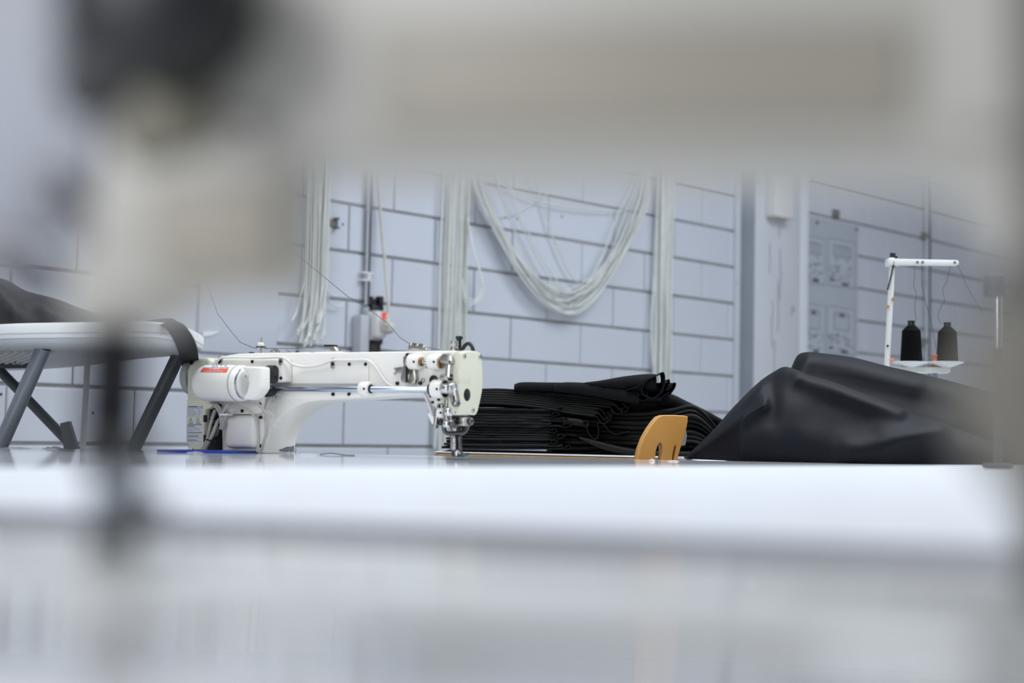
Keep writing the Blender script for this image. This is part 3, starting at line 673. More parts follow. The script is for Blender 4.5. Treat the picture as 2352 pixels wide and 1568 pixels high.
mprism('top_plate', [(665, 809.5), (705, 808), (708, 811), (664, 812)], -.07, -.012, 'cream', .001)
mprism('top_plate', [(722, 808), (776, 806.5), (780, 810), (720, 811)], -.07, -.012, 'cream', .001)
gp = mprism('thread_guide', [(935.5, 805), (938, 793), (941, 787.5), (946, 786), (957, 788), (968, 789), (975, 793), (979, 799), (981, 806), (966, 806), (960, 802.5), (952, 801.5), (945, 804)], -.042, -.038, 'steel', .0008)
for x, y in ((943, 790), (957.5, 792), (972, 795)): mcyl_n('eyelet', x, y, .0024, -.038, -.036, 'chrome', gp)
mlathe_z('thumb_nut', 1043.5, 805, -.03, [(0, .0075), (.005, .0075), (.006, .0066), (.008, .0066), (.009, .0075), (.0155, .0072), (.0165, .006)], 'steel')
mlathe_z('presser_bolt', 1054, 806, -.045, [(0, .0042), (.020, .0042), (.0202, .0062), (.0245, .0062), (.0255, .005)], 'black_plastic')
mtube('lift_hook', [(1056, 802, -.03), (1063, 800, -.03), (1068, 793, -.03), (1075, 789, -.03), (1081, 791, -.03), (1085, 798, -.03), (1087, 806, -.03)], .0034, 'black_plastic')
# face cover at the head end
sF = M.L(1046, 880, 0).x + .022
fo = [(1056, 812), (1061, 808), (1072, 805.5), (1084, 805), (1096, 806.5), (1104, 810), (1107, 818), (1109.5, 850), (1110, 880), (1108, 900), (1103, 925), (1098, 945), (1094, 953), (1053, 953), (1051, 945), (1054, 880)]
pts = []
for x, y in fo:
    n, z = M.nz(x, y, sF); pts.append(Vector((sF, -n, z)))
bm = bmesh.new(); prism(bm, pts, Vector((-.020, 0, 0))); bevel(bm, .003, 3, 25); fc = build('face_cover', bm, 'cream_yellow', mac, ang=50)
def on_face(name, x, y, r, m, h=.0012, parent=fc, seg=16, rin=0):
    n, z = M.nz(x, y, sF); a = Vector((sF - .0006, -n, z)); bm = bmesh.new(); add_cyl(bm, a, a + Vector((h, 0, 0)), r, seg=seg, bev=.0003); return build(name, bm, m, parent, ang=50)
for x, y in ((1067, 817.5), (1102.5, 818.5), (1086.5, 942.5)): on_face('screw', x, y, .0042, 'steel', .0016)
on_face('sight_hole', 1072.8, 906.5, .0105, 'hole_dark', .0009, seg=24); 
nf = M.nz(1054, 860, sF)[0]
mprism('cover_notch', [(1037, 850), (1051, 850), (1051, 876), (1046, 877), (1045, 905), (1040, 905)], .0005, max(.002, nf - .0015), 'hole_dark', .0004)
mprism('cover_return', [(1050.5, 848), (1054, 848), (1054, 880), (1050.5, 880)], -.01, max(.003, nf), 'cream_yellow', .001)
mprism('cover_return', [(1041, 809), (1053, 806), (1053, 850), (1041, 850)], -.01, max(.003, nf), 'cream_yellow', .002)
mprism('cover_return', [(1044, 878), (1052, 876), (1050, 953), (1041, 953)], -.01, max(.0025, nf - .0004), 'cream_yellow', .0015)
screw(1045, 947, max(.0025, nf), .0018, 'steel'); 
# upper feed-lift shaft
for k, (x0, x1) in enumerate(((941, 966), (987, 1012))):
    b_ = mcyl_s('shaft_boss', x0, x1, 830.5, .0135, .012, 'cream', bev=.002); screw(x0 + 8, 830.5, .0258, .0019, parent=b_)
    mprism('boss_foot', [(x0 + 1, 822), (x1 - 1, 822), (x1 - 1, 845), (x0 + 1, 845)], 0, .016, 'cream', .003, b_)
mcyl_s('brass_bush', 964, 970, 830.5, .0080, .012, 'brass'); mcyl_s('shaft', 966, 990, 830.5, .0042, .013, 'chrome'); mcyl_s('brass_bush', 1009, 1016, 832, .0105, .012, 'brass')
# left lever on the shaft
lv = mprism('lift_lever', [(925, 819), (929, 816), (940, 817), (942, 822), (941, 838), (925, 838)], .003, .022, 'steel', .002)
mprism('lever_arm', [(925, 838), (941, 838), (940, 860), (937, 880), (922, 878), (919, 868)], .003, .014, 'steel', .002, lv)
mprism('lever_slot', [(931, 841), (943, 839), (940, 856), (936, 862), (937, 878), (930, 878), (931, 860)], .014, .0152, 'black_plastic', .0005, lv)
mprism('lever_arm', [(943, 842), (952, 846), (955, 870), (951, 883), (940, 882)], .002, .010, 'steel', .002, lv)
mcyl_n('lever_cap', 935, 816, .0042, .004, .016, 'screw_black', lv); mlink('lever_tail', 914, 850, 921, 850, 7, .001, .006, 'steel', 8, lv)
for x, y in ((906, 846), (906, 857)): screw(x, y, .0012, .0022, 'steel')
for x, y in ((911, 880), (964, 879.5), (970, 873)): screw(x, y, .0014, .0032, 'screw_black' if y > 875 else 'steel')
mcyl_n('oil_window', 994, 872, .0078, -.002, .0035, 'black_plastic', seg=24, bev=.001); screw(999, 846, .001, .0026, 'steel'); screw(979, 843, .001, .002, 'steel')
# right lever
rv = mprism('lift_lever', [(1009, 822), (1013, 814), (1021, 811), (1030, 815), (1038, 825), (1038, 832), (1033, 837), (1009, 832)], .004, .034, 'steel', .002)
mprism('lever_arm', [(1021, 832), (1033, 836), (1031, 862), (1034, 868), (1018, 866), (1022, 850)], .020, .034, 'chrome', .003, rv)
mcyl_s('lever_pin', 1013, 1034, 866.5, .0055, .027, 'steel', rv); mcyl_s('lever_nut', 1030, 1038, 866.5, .0062, .027, 'screw_black', rv, seg=6); screw(1032, 831, .034, .0022, 'steel_dark', rv)
mprism('link_bar', [(1035, 864), (1046, 869), (1047, 875), (1036, 872)], .006, .012, 'steel', .001)
# lower bearing with crank
lb = mcyl_s('crank_bearing', 996, 1022, 893, .0158, .012, 'cream', bev=.0012); screw(1002, 893, .0278, .0020, parent=lb)
mcyl_s('collar', 987, 997, 894, .0105, .014, 'steel_dark', bev=.001); screw(991, 896.5, .0245, .0026, 'screw_black')
mcyl_s('bearing_mouth', 1021.5, 1024, 893, .0140, .012, 'hole_dark')
ck = mcyl_s('crank_clamp', 1015, 1036, 892, .0092, .020, 'chrome', bev=.001)
mcyl_s('crank_head', 1032, 1044, 892, .0105, .030, 'steel', ck, .0015)
a = M.L(1044, 892, .030); bm = bmesh.new(); add_cyl(bm, a, a + Vector((.0015, 0, 0)), .0085, seg=20, bev=.0004); build('crank_face', bm, 'steel_blue', ck, ang=50)
mlink('connecting_link', 1036, 897, 1042, 927, 8.5, .022, .034, 'steel', 7, ck, .0015)
mprism('link_slot', [(1040, 908), (1044, 908), (1045, 920), (1041, 920)], .034, .0348, 'screw_black', .0003, ck)
mcyl_n('link_nut', 1044, 926, .0056, .030, .040, 'steel_dark', ck, 6); mcyl_n('link_nut', 1044, 926, .003, .039, .042, 'steel', ck)
mprism('link_guard', [(1028, 903), (1034, 903), (1035, 930), (1030, 935), (1028, 930)], .008, .016, 'steel', .001)
for x, y in ((987.5, 909.5), (1006, 917.5), (992, 923.5)): screw(x, y, .001, .0024)
# presser and walking-foot linkage below the head
mprism('slide_bar', [(1020, 916), (1027, 916), (1025, 955), (1018, 950)], .010, .016, 'steel', .001)
mcyl_n('pivot_ring', 1009.5, 933, .0054, .004, .014, 'steel'); mcyl_n('pivot_hole', 1009.5, 933, .0030, .013, .0145, 'screw_black')
hb = mcyl_s('lower_boss', 1007, 1021, 948, .0088, .010, 'cream', bev=.0015); screw(1010.5, 947.5, .0188, .0018, parent=hb)
kn = mcyl_s('foot_clamp', 1024, 1038, 946, .0080, .024, 'chrome', bev=.002)
mprism('clamp_plate', [(1017, 945), (1024, 948), (1027, 965), (1036, 962), (1037, 976), (1020, 979), (1018, 962)], .016, .026, 'steel', .0015, kn)
mcyl_s('clamp_pin', 1020, 1032, 974, .0058, .022, 'chrome', kn, .001); mcyl_n('clamp_nut', 1034, 973.5, .0046, .020, .030, 'steel_dark', kn, 6)
ll = mprism('lifting_lever', [(997, 937), (1003, 941), (1006, 944), (1000, 984), (995, 987), (994, 984)], .004, .010, 'steel', .0012)
mprism('lever_tip', [(1000, 975), (1004, 977), (1002, 983), (999, 984)], .006, .012, 'steel_dark', .0008, ll)
mprism('wire_plug', [(981, 950), (986, 947), (992, 957), (996, 956), (996, 972), (992, 974)], .004, .010, 'plastic_white', .001)
mprism('spring_arm', [(1006, 962), (1014, 960), (1020, 968), (1018, 978), (1008, 976), (1012, 968)], .004, .010, 'steel_dark', .001)
mcyl_n('spring_knob', 1008, 970, .0048, .004, .016, 'black_plastic')
mprism('bar_housing', [(1038, 953), (1062, 953), (1062, 979), (1038, 978)], -.042, -.019, 'black_plastic', .002)
cbk = mprism('clamp_block', [(1046, 956.5), (1066.5, 957.5), (1065, 968), (1066.5, 978), (1045, 977)], -.018, .004, 'steel', .0012)
for y in (961.5, 971.5): screw(1050, y, .004, .0034, parent=cbk)
mprism('clamp_side', [(1036, 955), (1046, 956), (1045, 977), (1038, 976)], -.018, .006, 'steel_dark', .001, cbk)
gu = mtube('finger_guard', [(1019, 978, .008), (1021, 988, .008), (1026, 994, .006), (1036, 995, .002), (1050, 994.5, -.004), (1062, 993.5, -.010), (1069, 989, -.014), (1073, 980, -.016), (1076, 970, -.016)], .0038, 'steel_dark', seg=10)
mcyl_n('guard_ball', 1076, 967, .0065, -.020, -.010, 'steel_dark', bev=.002)
mprism('needle_clamp', [(1032, 978), (1046, 979), (1046, 990), (1040, 990), (1034, 986)], -.012, .002, 'steel', .0012)
mprism('bar_end', [(1046, 980), (1062, 980), (1061, 990), (1047, 990)], -.03, -.010, 'steel_dark', .001)
mcyl = lambda name, x0, y0, x1, y1, r, n, m: tube(name, [M.L(x0, y0, n), M.L(x1, y1, n)], r, m, mac, 12)
mcyl('presser_bar', 1040, 985, 1040, 1030, .0040, -.006, 'steel'); mcyl('presser_bar', 1047, 985, 1047, 1030, .0032, -.014, 'steel_dark'); mcyl('needle_bar', 1051, 990, 1052, 1032, .0034, -.018, 'steel_dark'); mcyl('needle', 1053, 1020, 1053, 1046, .0012, -.014, 'chrome')
mprism('foot_shank', [(1034, 1004), (1043, 1004), (1043, 1034), (1036, 1034)], -.008, -.001, 'steel', .001); screw(1042, 1021, -.0005, .002, 'chrome')
mprism('foot_shank', [(1046, 1000), (1055, 1000), (1055, 1034), (1046, 1034)], -.022, -.012, 'steel_dark', .001)
mprism('presser_foot', [(1036, 1032), (1047, 1032), (1052, 1040), (1056, 1044), (1062, 1041), (1066, 1040), (1065, 1046), (1060, 1049), (1037, 1048)], -.022, -.004, 'steel_dark', .0012)
mprism('presser_foot', [(1042, 1035), (1048, 1036), (1050, 1046), (1046, 1048)], -.006, -.002, 'chrome', .0008)
# bed plate under the foot, thread, loose end
tube('thread', [M.L(430, 380, -.04), M.L(560, 482, -.04), M.L(690, 590, -.04), M.L(740, 632, -.04), M.L(800, 682, -.04), M.L(842, 705, -.04), M.L(890, 742, -.04), M.L(920, 776, -.04), M.L(942, 790, -.038), M.L(958, 792, -.037), M.L(972, 796, -.037), M.L(1010, 803, -.03)], .0006, 'thread_dark', mac, 4)
tube('thread', [M.L(440, 560, -.04), M.L(478, 660, -.04), M.L(500, 720, -.04), M.L(530, 760, -.04), M.L(552, 786, -.04), M.L(575, 796, -.04), M.L(588, 800, -.04), M.L(612, 800, -.04), M.L(680, 800, -.04), M.L(724, 796, -.04)], .0006, 'thread_dark', mac, 4)

# ================================================================== NEAR SEWING MACHINE (out of focus)
g0 = PZ(215, 1290, NZ_ + .002); g0.z = NZ_
G = Frame(g0, math.radians(-14))
nm = G.empty('sewing_machine')
tag(nm, 'blurred beige sewing machine framing the picture, its needle at the left edge', 'sewing machine')
def gprism(name, px, n0, n1, m, bev=.003, parent=None, seg=3, floor=True):
    bm = bmesh.new(); prism(bm, [G.L(x, y, n1) for x, y in px], Vector((0, n1 - n0, 0)))
    bevel(bm, bev, seg, 25)
    if floor:
        for v in bm.verts: v.co.z = max(v.co.z, .0022)
    return build(name, bm, m, parent or nm, ang=50)
def gcyl_z(name, x, y0, y1, r, n, m, parent=None, bev=.001, r2=None, seg=24):
    a = G.L(x, y1, n); b = G.L(x, y0, n); b = Vector((a.x, a.y, b.z)); bm = bmesh.new(); add_cyl(bm, a, b, r, r2, seg=seg, bev=bev); return build(name, bm, m, parent or nm, ang=50)
def gcyl_n(name, x, y, r, n0, n1, m, parent=None, bev=.0015, seg=28):
    a = G.L(x, y, n1); bm = bmesh.new(); add_cyl(bm, a + Vector((0, n1 - n0, 0)), a, r, seg=seg, bev=bev); return build(name, bm, m, parent or nm, ang=50)
# bed
nb = (PZ(1176, 1284, NZ_) - g0).dot(G.n); nbb = (PZ(1176, 1222, NZ_) - g0).dot(G.n); ns = (PZ(1176, 1470, NZ_) - g0).dot(G.n)
def gslab(name, s0, s1, n0, n1, z0, z1, m, bev=.001, parent=None):
    bm = bmesh.new(); add_box(bm, (s0, -n1, z0), (s1, -n0, z1)); bevel(bm, bev, 2); return build(name, bm, m, parent or nm)
gslab('bed', -.14, .36, nb, ns - .001, .0003, .0022, 'near_bed')
sp = gslab('slide_plate', -.14, .36, ns, ns + .10, .0003, .0020, 'near_plate')
gslab('bed_shadow_strip', -.40, .60, nbb, nb - .001, .0003, .0012, 'shadow_grey', .0004)  # grey strip painting the arm's shadow on the table behind the bed
for (x0, x1, y) in ((830, 1060, 1500), (1070, 1420, 1512)):
    a = PZ(x0, y, NZ_ + .002) - g0; b = PZ(x1, y, NZ_ + .002) - g0
    a = Vector((a.dot(G.s), -a.dot(G.n), .0016)); b = Vector((b.dot(G.s), -b.dot(G.n), .0016)); d = Vector((0, .010, 0)); bm = bmesh.new()
    prism(bm, [a - d, b - d * .6, b + d * .6, a + d], Vector((0, 0, .0007))); build('plate_notch', bm, 'hole_dark' if x0 < 1000 else 'bare_iron', sp)
# arm and pillar
gprism('arm', [(590, -330), (2900, -330), (2900, 1900), (2420, 1500), (2415, 1350), (2400, 1230), (2380, 1120), (2365, 1000), (2355, 850), (2345, 700), (2325, 580), (2285, 480), (2220, 410), (2120, 368), (1900, 358), (700, 366), (610, 366)], -.032, .020, 'near_paint', .006)
gprism('pillar_cover', [(2150, -100), (2500, -100), (2500, 300), (2170, 300)], .020, .024, 'near_paint', .002)
gprism('arm_cover', [(860, 60), (2090, 40), (2080, 285), (870, 300)], .020, .0225, 'near_brown', .001)
# head
hd = gprism('head', [(250, -330), (640, -330), (672, 380), (668, 430), (662, 664), (440, 676), (400, 690), (260, 690), (215, 640), (190, 520), (215, 400), (235, 250)], .002, .020, 'near_paint', .005)
gprism('head_cover', [(335, 420), (644, 415), (640, 648), (350, 655)], .020, .024, 'near_brown', .002, hd)
gcyl_z('bar_bush', 300, 560, 752, .0140, .004, 'near_paint', hd, .003)
gcyl_n('screw', 560, 300, .004, .018, .024, 'steel', hd)
# thread tension parts and guards at the upper left
tk = gcyl_n('tension_knob', 300, -40, .0185, .024, .050, 'black_plastic', bev=.003)
gcyl_n('tension_disc', 300, -40, .019, .018, .024, 'steel_dark', tk)
gcyl_n('tension_knob', 95, 80, .006, .014, .030, 'plastic_grey', bev=.003)
gprism('thread_guard', [(60, -150), (520, -200), (490, 80), (390, 140), (300, 170), (255, 260), (150, 265), (105, 190), (190, 120), (180, 40)], .021, .026, 'black_plastic', .002)
gprism('guide_arm', [(70, 390), (125, 390), (140, 460), (240, 520), (240, 560), (110, 480), (75, 470)], .006, .012, 'steel_dark', .001)
gprism('guide_arm', [(-90, 530), (50, 550), (130, 640), (110, 690), (40, 680), (-90, 610)], .006, .012, 'steel_dark', .001)
gprism('take_up_lever', [(150, 500), (215, 470), (225, 560), (170, 600)], .010, .016, 'steel_dark', .001)
gprism('face_plate', [(-400, -330), (250, -330), (240, 130), (215, 400), (195, 520), (120, 560), (-40, 545), (-330, 520)], -.004, .004, 'near_silver', .002)
# needle and presser bars, foot
gcyl_z('presser_bar', 264, 720, 1190, .0054, -.004, 'screw_black'); gcyl_z('needle_bar', 222, 720, 1075, .0044, .004, 'screw_black')
gprism('needle_clamp', [(165, 1000), (290, 1000), (290, 1066), (170, 1066)], -.008, .008, 'black_plastic', .001)
gprism('foot_shank', [(205, 1072), (288, 1072), (290, 1195), (200, 1195)], -.006, .004, 'tube_grey', .001)
gcyl_n('foot_screw', 292, 1188, .0042, -.004, .010, 'black_plastic')
gprism('presser_foot', [(180, 1195), (292, 1195), (285, 1215), (250, 1230), (236, 1286), (192, 1288), (205, 1235), (185, 1215)], -.008, .006, 'steel_dark', .0015)
gprism('foot_toe', [(150, 1282), (300, 1284), (300, 1292), (150, 1292)], -.014, .010, 'steel', .0006)
gcyl_z('needle', 205, 1066, 1286, .0007, .002, 'chrome', bev=.0001)
gprism('pillar_shade_front', [(2330, -330), (2900, -330), (2900, 1900), (2420, 1560), (2400, 1350), (2385, 1100), (2370, 800), (2345, 450)], .020, .027, 'near_shade', .003)  # added dark front, shade on the pillar put into the colour
gprism('pillar_shade_wrap', [(2312, 560), (2336, 700), (2346, 850), (2356, 1000), (2370, 1120), (2390, 1230), (2405, 1350), (2411, 1500), (2900, 1900), (2900, 560)], -.033, .0215, 'near_shade', .004)  # added dark wrap that carries the pillar's shade down its side
gprism('head_shade_plate', [(255, 160), (495, 110), (480, 330), (300, 380), (245, 300)], .020, .0235, 'olive_shade', .002)  # added plate, its olive colour carries the head's dark shading
# stitch lever bulging from the pillar
lv2 = gcyl_n('lever_boss', 2480, 930, .0125, .020, .066, 'near_mid', bev=.004)
gprism('stitch_lever', [(2200, 940), (2205, 860), (2222, 790), (2262, 725), (2330, 685), (2460, 660), (2500, 1290), (2400, 1220), (2320, 1130), (2245, 1050), (2208, 1000)], .062, .074, 'near_mid', .005, lv2)

# ================================================================== ROUND FOLDING TABLE (left)
zb = CZ + .138; rc_ = Vector((-1.05, 3.1, 0))
rt = thing('folding_table', rc_, 'tall white folding table with rounded end and grey tube legs behind the sewing table', 'table')
out = [PZ(x, y, zb) for x, y in ((-150, 800), (-110, 787), (0, 777), (200, 774), (322, 773.5), (385, 777), (435, 787), (462, 799), (467, 804), (455, 809), (420, 814), (381, 818), (293, 827), (176, 839), (53, 847), (-60, 848), (-120, 838), (-150, 818))]
out = spline(out + [out[0]], 6)[:-1]
cen = sum(out, Vector()) / len(out)
def rim(bm, prof):
    rings = [[bm.verts.new(p + (p - cen).normalized() * r + Vector((0, 0, h)) - rc_) for p in out] for h, r in prof]; n = len(out)
    for a, b in zip(rings, rings[1:]):
        for k in range(n): bm.faces.new((a[k], a[(k + 1) % n], b[(k + 1) % n], b[k]))
    return rings
bm = bmesh.new(); rg_ = rim(bm, [(0, -.012), (0, -.006), (.003, -.001), (.007, 0), (.021, 0), (.024, -.003), (.025, -.010)]); bm.faces.new(rg_[0][::-1]); bm.faces.new(rg_[-1]); build('tabletop', bm, 'foldtable_white', rt, ang=40)
bm = bmesh.new(); rg_ = rim(bm, [(-.004, -.03), (-.0005, -.02)]); bm.faces.new(rg_[0][::-1]); bm.faces.new(rg_[-1]); build('underside', bm, 'foldtable_under', rt, ang=40)
bm = bmesh.new(); rim(bm, [(.0062, .0006), (.0076, .0006)]); build('rim_groove', bm, 'cable_grey', rt)
for k in range(9):
    a = PZ(-40 + k * 20, 800, zb); b = PZ(-120 + k * 18, 838, zb); bm = bmesh.new(); up = Vector((0, 0, .004)); add_cyl(bm, a - rc_ - up, b - rc_ - up, .006, seg=8); build('rib', bm, 'foldtable_under', rt)
def rtube(name, a, b, r, m, lens=12):
    return tube(name, [a - rc_, b - rc_], r, m, rt, lens)
def to_floor(a, b):                            # carry the line a-b down to the floor
    return a + (b - a) * (a.z / (a.z - b.z))
for (xa, y1, xb, y2, d, d2, r, m) in [(101, 786, 6, 1012, 2.66, 2.69, .0145, 'tube_grey'), (412, 790, 305, 1035, 2.80, 2.82, .0138, 'tube_dark'), (203, 790, 190, 1034, 2.95, 2.9, .0062, 'plastic_white')]:
    a = P(xa, y1, d); a.z = zb - .002; b = P(xb, y2, d2); rtube('leg', a, to_floor(a, b), r, m)
a = P(-30, 820, 3.35); b = P(172, 1030, 3.25); rtube('brace', a, to_floor(a, b), .0115, 'tube_dark')
bm = bmesh.new(); prism(bm, [P(x, y, 3.22) - rc_ for x, y in ((138, 972), (158, 967), (180, 1040), (148, 1040))], Vector((0, .02, 0))); build('brace_bracket', bm, 'tube_dark', rt)
rtube('crossbar', P(0, 832, 3.3), P(90, 832, 3.3), .014, 'tube_dark'); rtube('crossbar', P(228, 792, 2.84), P(408, 797, 2.84), .008, 'tube_dark')
bm = bmesh.new(); prism(bm, [P(x, y, 2.79) - rc_ for x, y in ((400, 788), (422, 788), (416, 815), (402, 812))], Vector((0, .03, 0))); build('leg_bracket', bm, 'tube_dark', rt)
for x, y in ((40, 838), (350, 815), (452, 806)):
    bm = bmesh.new(); c = P(x, y - 2, 3.2) - rc_; add_cyl(bm, c, c + Vector((0, 0, .012)), .008, seg=10); build('bolt', bm, 'steel', rt)
# dark cloth lying on it and the strap over its rim
def ribbon(bm, pts, wv, th):
    """flat strip: centre line pts, width vectors wv, thickness th"""
    n = len(pts); rows = []
    for i in range(n):
        d = (pts[min(i + 1, n - 1)] - pts[max(i - 1, 0)]).normalized(); wd = wv[i]; nn = d.cross(wd).normalized() * th / 2
        rows.append([bm.verts.new(pts[i] + a * wd + b * nn) for a, b in ((-.5, -1), (.5, -1), (.5, 1), (-.5, 1))])
    for a, b in zip(rows, rows[1:]):
        for k in range(4): bm.faces.new((a[k], a[(k + 1) % 4], b[(k + 1) % 4], b[k]))
    bm.faces.new(rows[0][::-1]); bm.faces.new(rows[-1])
bm = bmesh.new()
sp_ = spline([P(330, 741, 2.50), P(368, 738, 2.37), P(398, 748, 2.29), P(418, 772, 2.29), P(430, 800, 2.36), P(437, 835, 2.68), P(440, 880, 2.86)], 6)
ribbon(bm, sp_, [Vector((.030, .012, .004)) if i > 8 else Vector((.026, .02, .01)) for i in range(len(sp_))], .002)
st = build('strap', bm, 'fabric_black_matt'); tag(st, 'black webbing strap hanging over the rounded end of the folding table', 'strap')
def cloth_heap(name, prof, d0, d1, zt, m, parent=None, nu=60, nv=16, folds=(), seed=1, bulge=.5):
    """soft heap on a surface: prof = ridge line in pixels at depth (d0+d1)/2"""
    rr = random.Random(seed); dm = (d0 + d1) / 2; ridge = spline([P(x, y, dm) for x, y in prof], 12); n = len(ridge); bm = bmesh.new(); g = []
    for i in range(nu + 1):
        fi = i / nu * (n - 1); k0 = min(n - 2, int(fi)); q = ridge[k0].lerp(ridge[k0 + 1], fi - k0); row = []; hgt = max(.004, q.z - zt)
        for j in range(nv + 1):
            a = math.pi * j / nv; y = dm - (d1 - d0) / 2 * math.copysign(abs(math.cos(a)) ** bulge, math.cos(a)) * min(1, .25 + hgt * 6); z = zt + hgt * abs(math.sin(a)) ** .8
            v = Vector((q.x * y / dm, y, z))
            if j <= nv / 2:
                w_ = (v - CAM); px = 1176 + F * w_.dot(RIGHT) / w_.dot(fwd); py = 784 - F * w_.dot(UP) / w_.dot(fwd)
                for (x0, y0, x1, y1, wd, amp) in folds:
                    L2 = (x1 - x0) ** 2 + (y1 - y0) ** 2; t = max(0, min(1, ((px - x0) * (x1 - x0) + (py - y0) * (y1 - y0)) / L2))
                    dist = ((px - x0 - t * (x1 - x0)) ** 2 + (py - y0 - t * (y1 - y0)) ** 2) ** .5
                    v.y -= amp * math.exp(-(dist / wd) ** 2)
            row.append(bm.verts.new(v))
        g.append(row)
    for i in range(nu):
        for j in range(nv): bm.faces.new((g[i][j], g[i + 1][j], g[i + 1][j + 1], g[i][j + 1]))
    bm.faces.new(g[0]); bm.faces.new(g[-1][::-1])
    if parent:
        for v in bm.verts: v.co -= Vector(parent.location)
    return build(name, bm, m, parent, ang=80)
lc = cloth_heap('fabric_heap', [(-230, 720), (-150, 660), (-60, 638), (10, 646), (60, 672), (130, 690), (200, 715), (300, 738)], 2.95, 3.35, zb + .026, 'fabric_dark', None, 50, 18,
                [(0, 660, 60, 740, 14, .02), (80, 690, 160, 740, 12, .02), (-60, 650, -80, 740, 20, .02)], bulge=.6)
tag(lc, 'charcoal fabric heaped on top of the tall folding table', 'fabric')

# ================================================================== BLACK FABRIC STACK
grp = 'folded sheets in the black fabric stack'
def layer(name, path, d0, dep, m='fabric_black', label=None, seed=0, parent=None, nseg=5, lean=0.):
    """folded cloth lying along a pixel path [(x, y, thickness px)], rounded fold towards the camera"""
    rr = random.Random(seed); cpts = spline([Vector((x, y, t)) for x, y, t in path], nseg); bm = bmesh.new(); rings = []
    for i, c in enumerate(cpts):
        dd = d0 + lean * i / len(cpts) + rr.uniform(-.002, .002)
        q = P(c.x, c.y, dd); h = c.z * dd / F / 2; ring = []
        for k in range(7):
            a = -math.pi / 2 + math.pi * k / 6; ring.append(Vector((q.x, q.y - h * 1.0 * math.cos(a) + h, q.z + h * math.sin(a))))
        for f, sgn in ((.5, 1), (1, 1), (1, -1), (.5, -1)):
            ring.append(Vector((q.x * (1 + .0 * f), q.y + dep * f, q.z + sgn * h * .9)))
        for v in ring: v.z = max(v.z, TZ + .0008)
        rings.append([bm.verts.new(v) for v in ring])
    N = len(rings[0])
    for a, b in zip(rings, rings[1:]):
        for k in range(N): bm.faces.new((a[k], a[(k + 1) % N], b[(k + 1) % N], b[k]))
    bm.faces.new(rings[0][::-1]); bm.faces.new(rings[-1])
    o = build(name, bm, m, parent, ang=60)
    if label: tag(o, label, 'fabric', grp)
    return o
def curl(parent, pts, d0, dep, m='fabric_black', th=.0018):
    """open end of a fold: a thin strip with a curled profile"""
    sp = spline([P(x, y, d0) for x, y in pts], 5); bm = bmesh.new(); ribbon(bm, [p + Vector((0, dep / 2, 0)) for p in sp], [Vector((0, dep, 0))] * len(sp), th)
    if parent and parent.type == 'EMPTY':
        for v in bm.verts: v.co -= Vector(parent.location)
    return build('fold_end', bm, m, parent, ang=70)
rk = random.Random(11)
FD = fa.y + .05
ORD = ['lowest', 'second', 'third', 'fourth', 'fifth', 'sixth', 'seventh', 'eighth', 'ninth', 'tenth', 'eleventh', 'twelfth', 'thirteenth', 'fourteenth', 'fifteenth']
def nth(k): return 'lowest' if k == 0 else ORD[k] + ' from below'
y = 1030.5
for k in range(15):
    th = rk.uniform(6.2, 7.6); xl = 1012 + min(k, 5) * 5 + rk.uniform(-3, 6) + (rk.uniform(0, 14) if k > 4 else 0); xr = rk.uniform(1262, 1300)
    o = layer('folded_sheet', [(xl, y - th / 2 - (1.5 if k else 0), th * .7), (1110, y - th / 2 + .8, th), (1200, y - th / 2 + 1.8 + rk.uniform(-.6, .6), th), (xr, y - th / 2 + 2.6 + rk.uniform(-1, 1), th * .9)], FD + rk.uniform(0, .012), .55, label='thin folded black sheet in the flat lower stack, ' + nth(k), seed=k)
    if k % 2 == 0: curl(o, [(xr - 4, y - 1), (xr + 6, y + 1), (xr + 14 + rk.uniform(-4, 8), y - 3), (xr + 10, y - 8), (xr + 2, y - 6), (xr + 5, y - 3)], FD - .003, .05)
    y -= th - .55
for k in range(7):
    xr = 1355 + k * 9 + rk.uniform(-8, 14); dy = -k * 5.2
    o = layer('folded_sheet', [(1066, 925 + dy * .9, 6), (1150, 926 + dy, 6.5), (1235, 934 + dy, 6), (1300, 946 + dy, 6), (xr, 955 + dy * 1.0, 6)], FD + .004 * k, .5, label='sloping black sheet in the upper fabric stack, ' + nth(k) + ' of its seven', seed=30 + k)
    curl(o, [(xr - 3, 953 + dy), (xr + 4, 957 + dy), (xr + 10, 966 + dy), (xr + 18, 972 + dy), (xr + 26, 970 + dy), (xr + 30, 962 + dy), (xr + 24, 958 + dy)], FD - .002 + .004 * k, .06)
for k in range(10):
    b_ = 1040 - k * 10.5; u = rk.uniform(-4, 4)
    layer('folded_sheet', [(1268, b_ - 2 - k * .4, 9), (1330, b_ - 1 + u, 12), (1400, b_ - 3 + (6 if k > 3 else 0), 13), (1470, b_ + (5 if k > 3 else 1), 13), (1540, b_ - 2, 12), (1600, b_ - (3 if k < 5 else 9), 11), (1660, min(1043, b_ + 22 + k * 3.2), 5)], FD + .03 + rk.uniform(0, .02), .5, label='softly waving black sheet behind the plywood chair, ' + nth(k) + ' of its ten', seed=60 + k)
sc_ = layer('folded_sheet', [(1292, 966, 20), (1330, 970, 18), (1352, 978, 16)], FD - .002, .4, label='black sheet with a tight hairpin curl at its right end', seed=80)
curl(sc_, [(1340, 968), (1350, 966), (1347, 978), (1352, 995), (1360, 1005), (1368, 1008), (1374, 1000), (1375, 985), (1372, 974), (1378, 970), (1388, 976), (1400, 990), (1415, 997), (1430, 994), (1446, 990)], FD - .006, .08, 'fabric_black', .002)
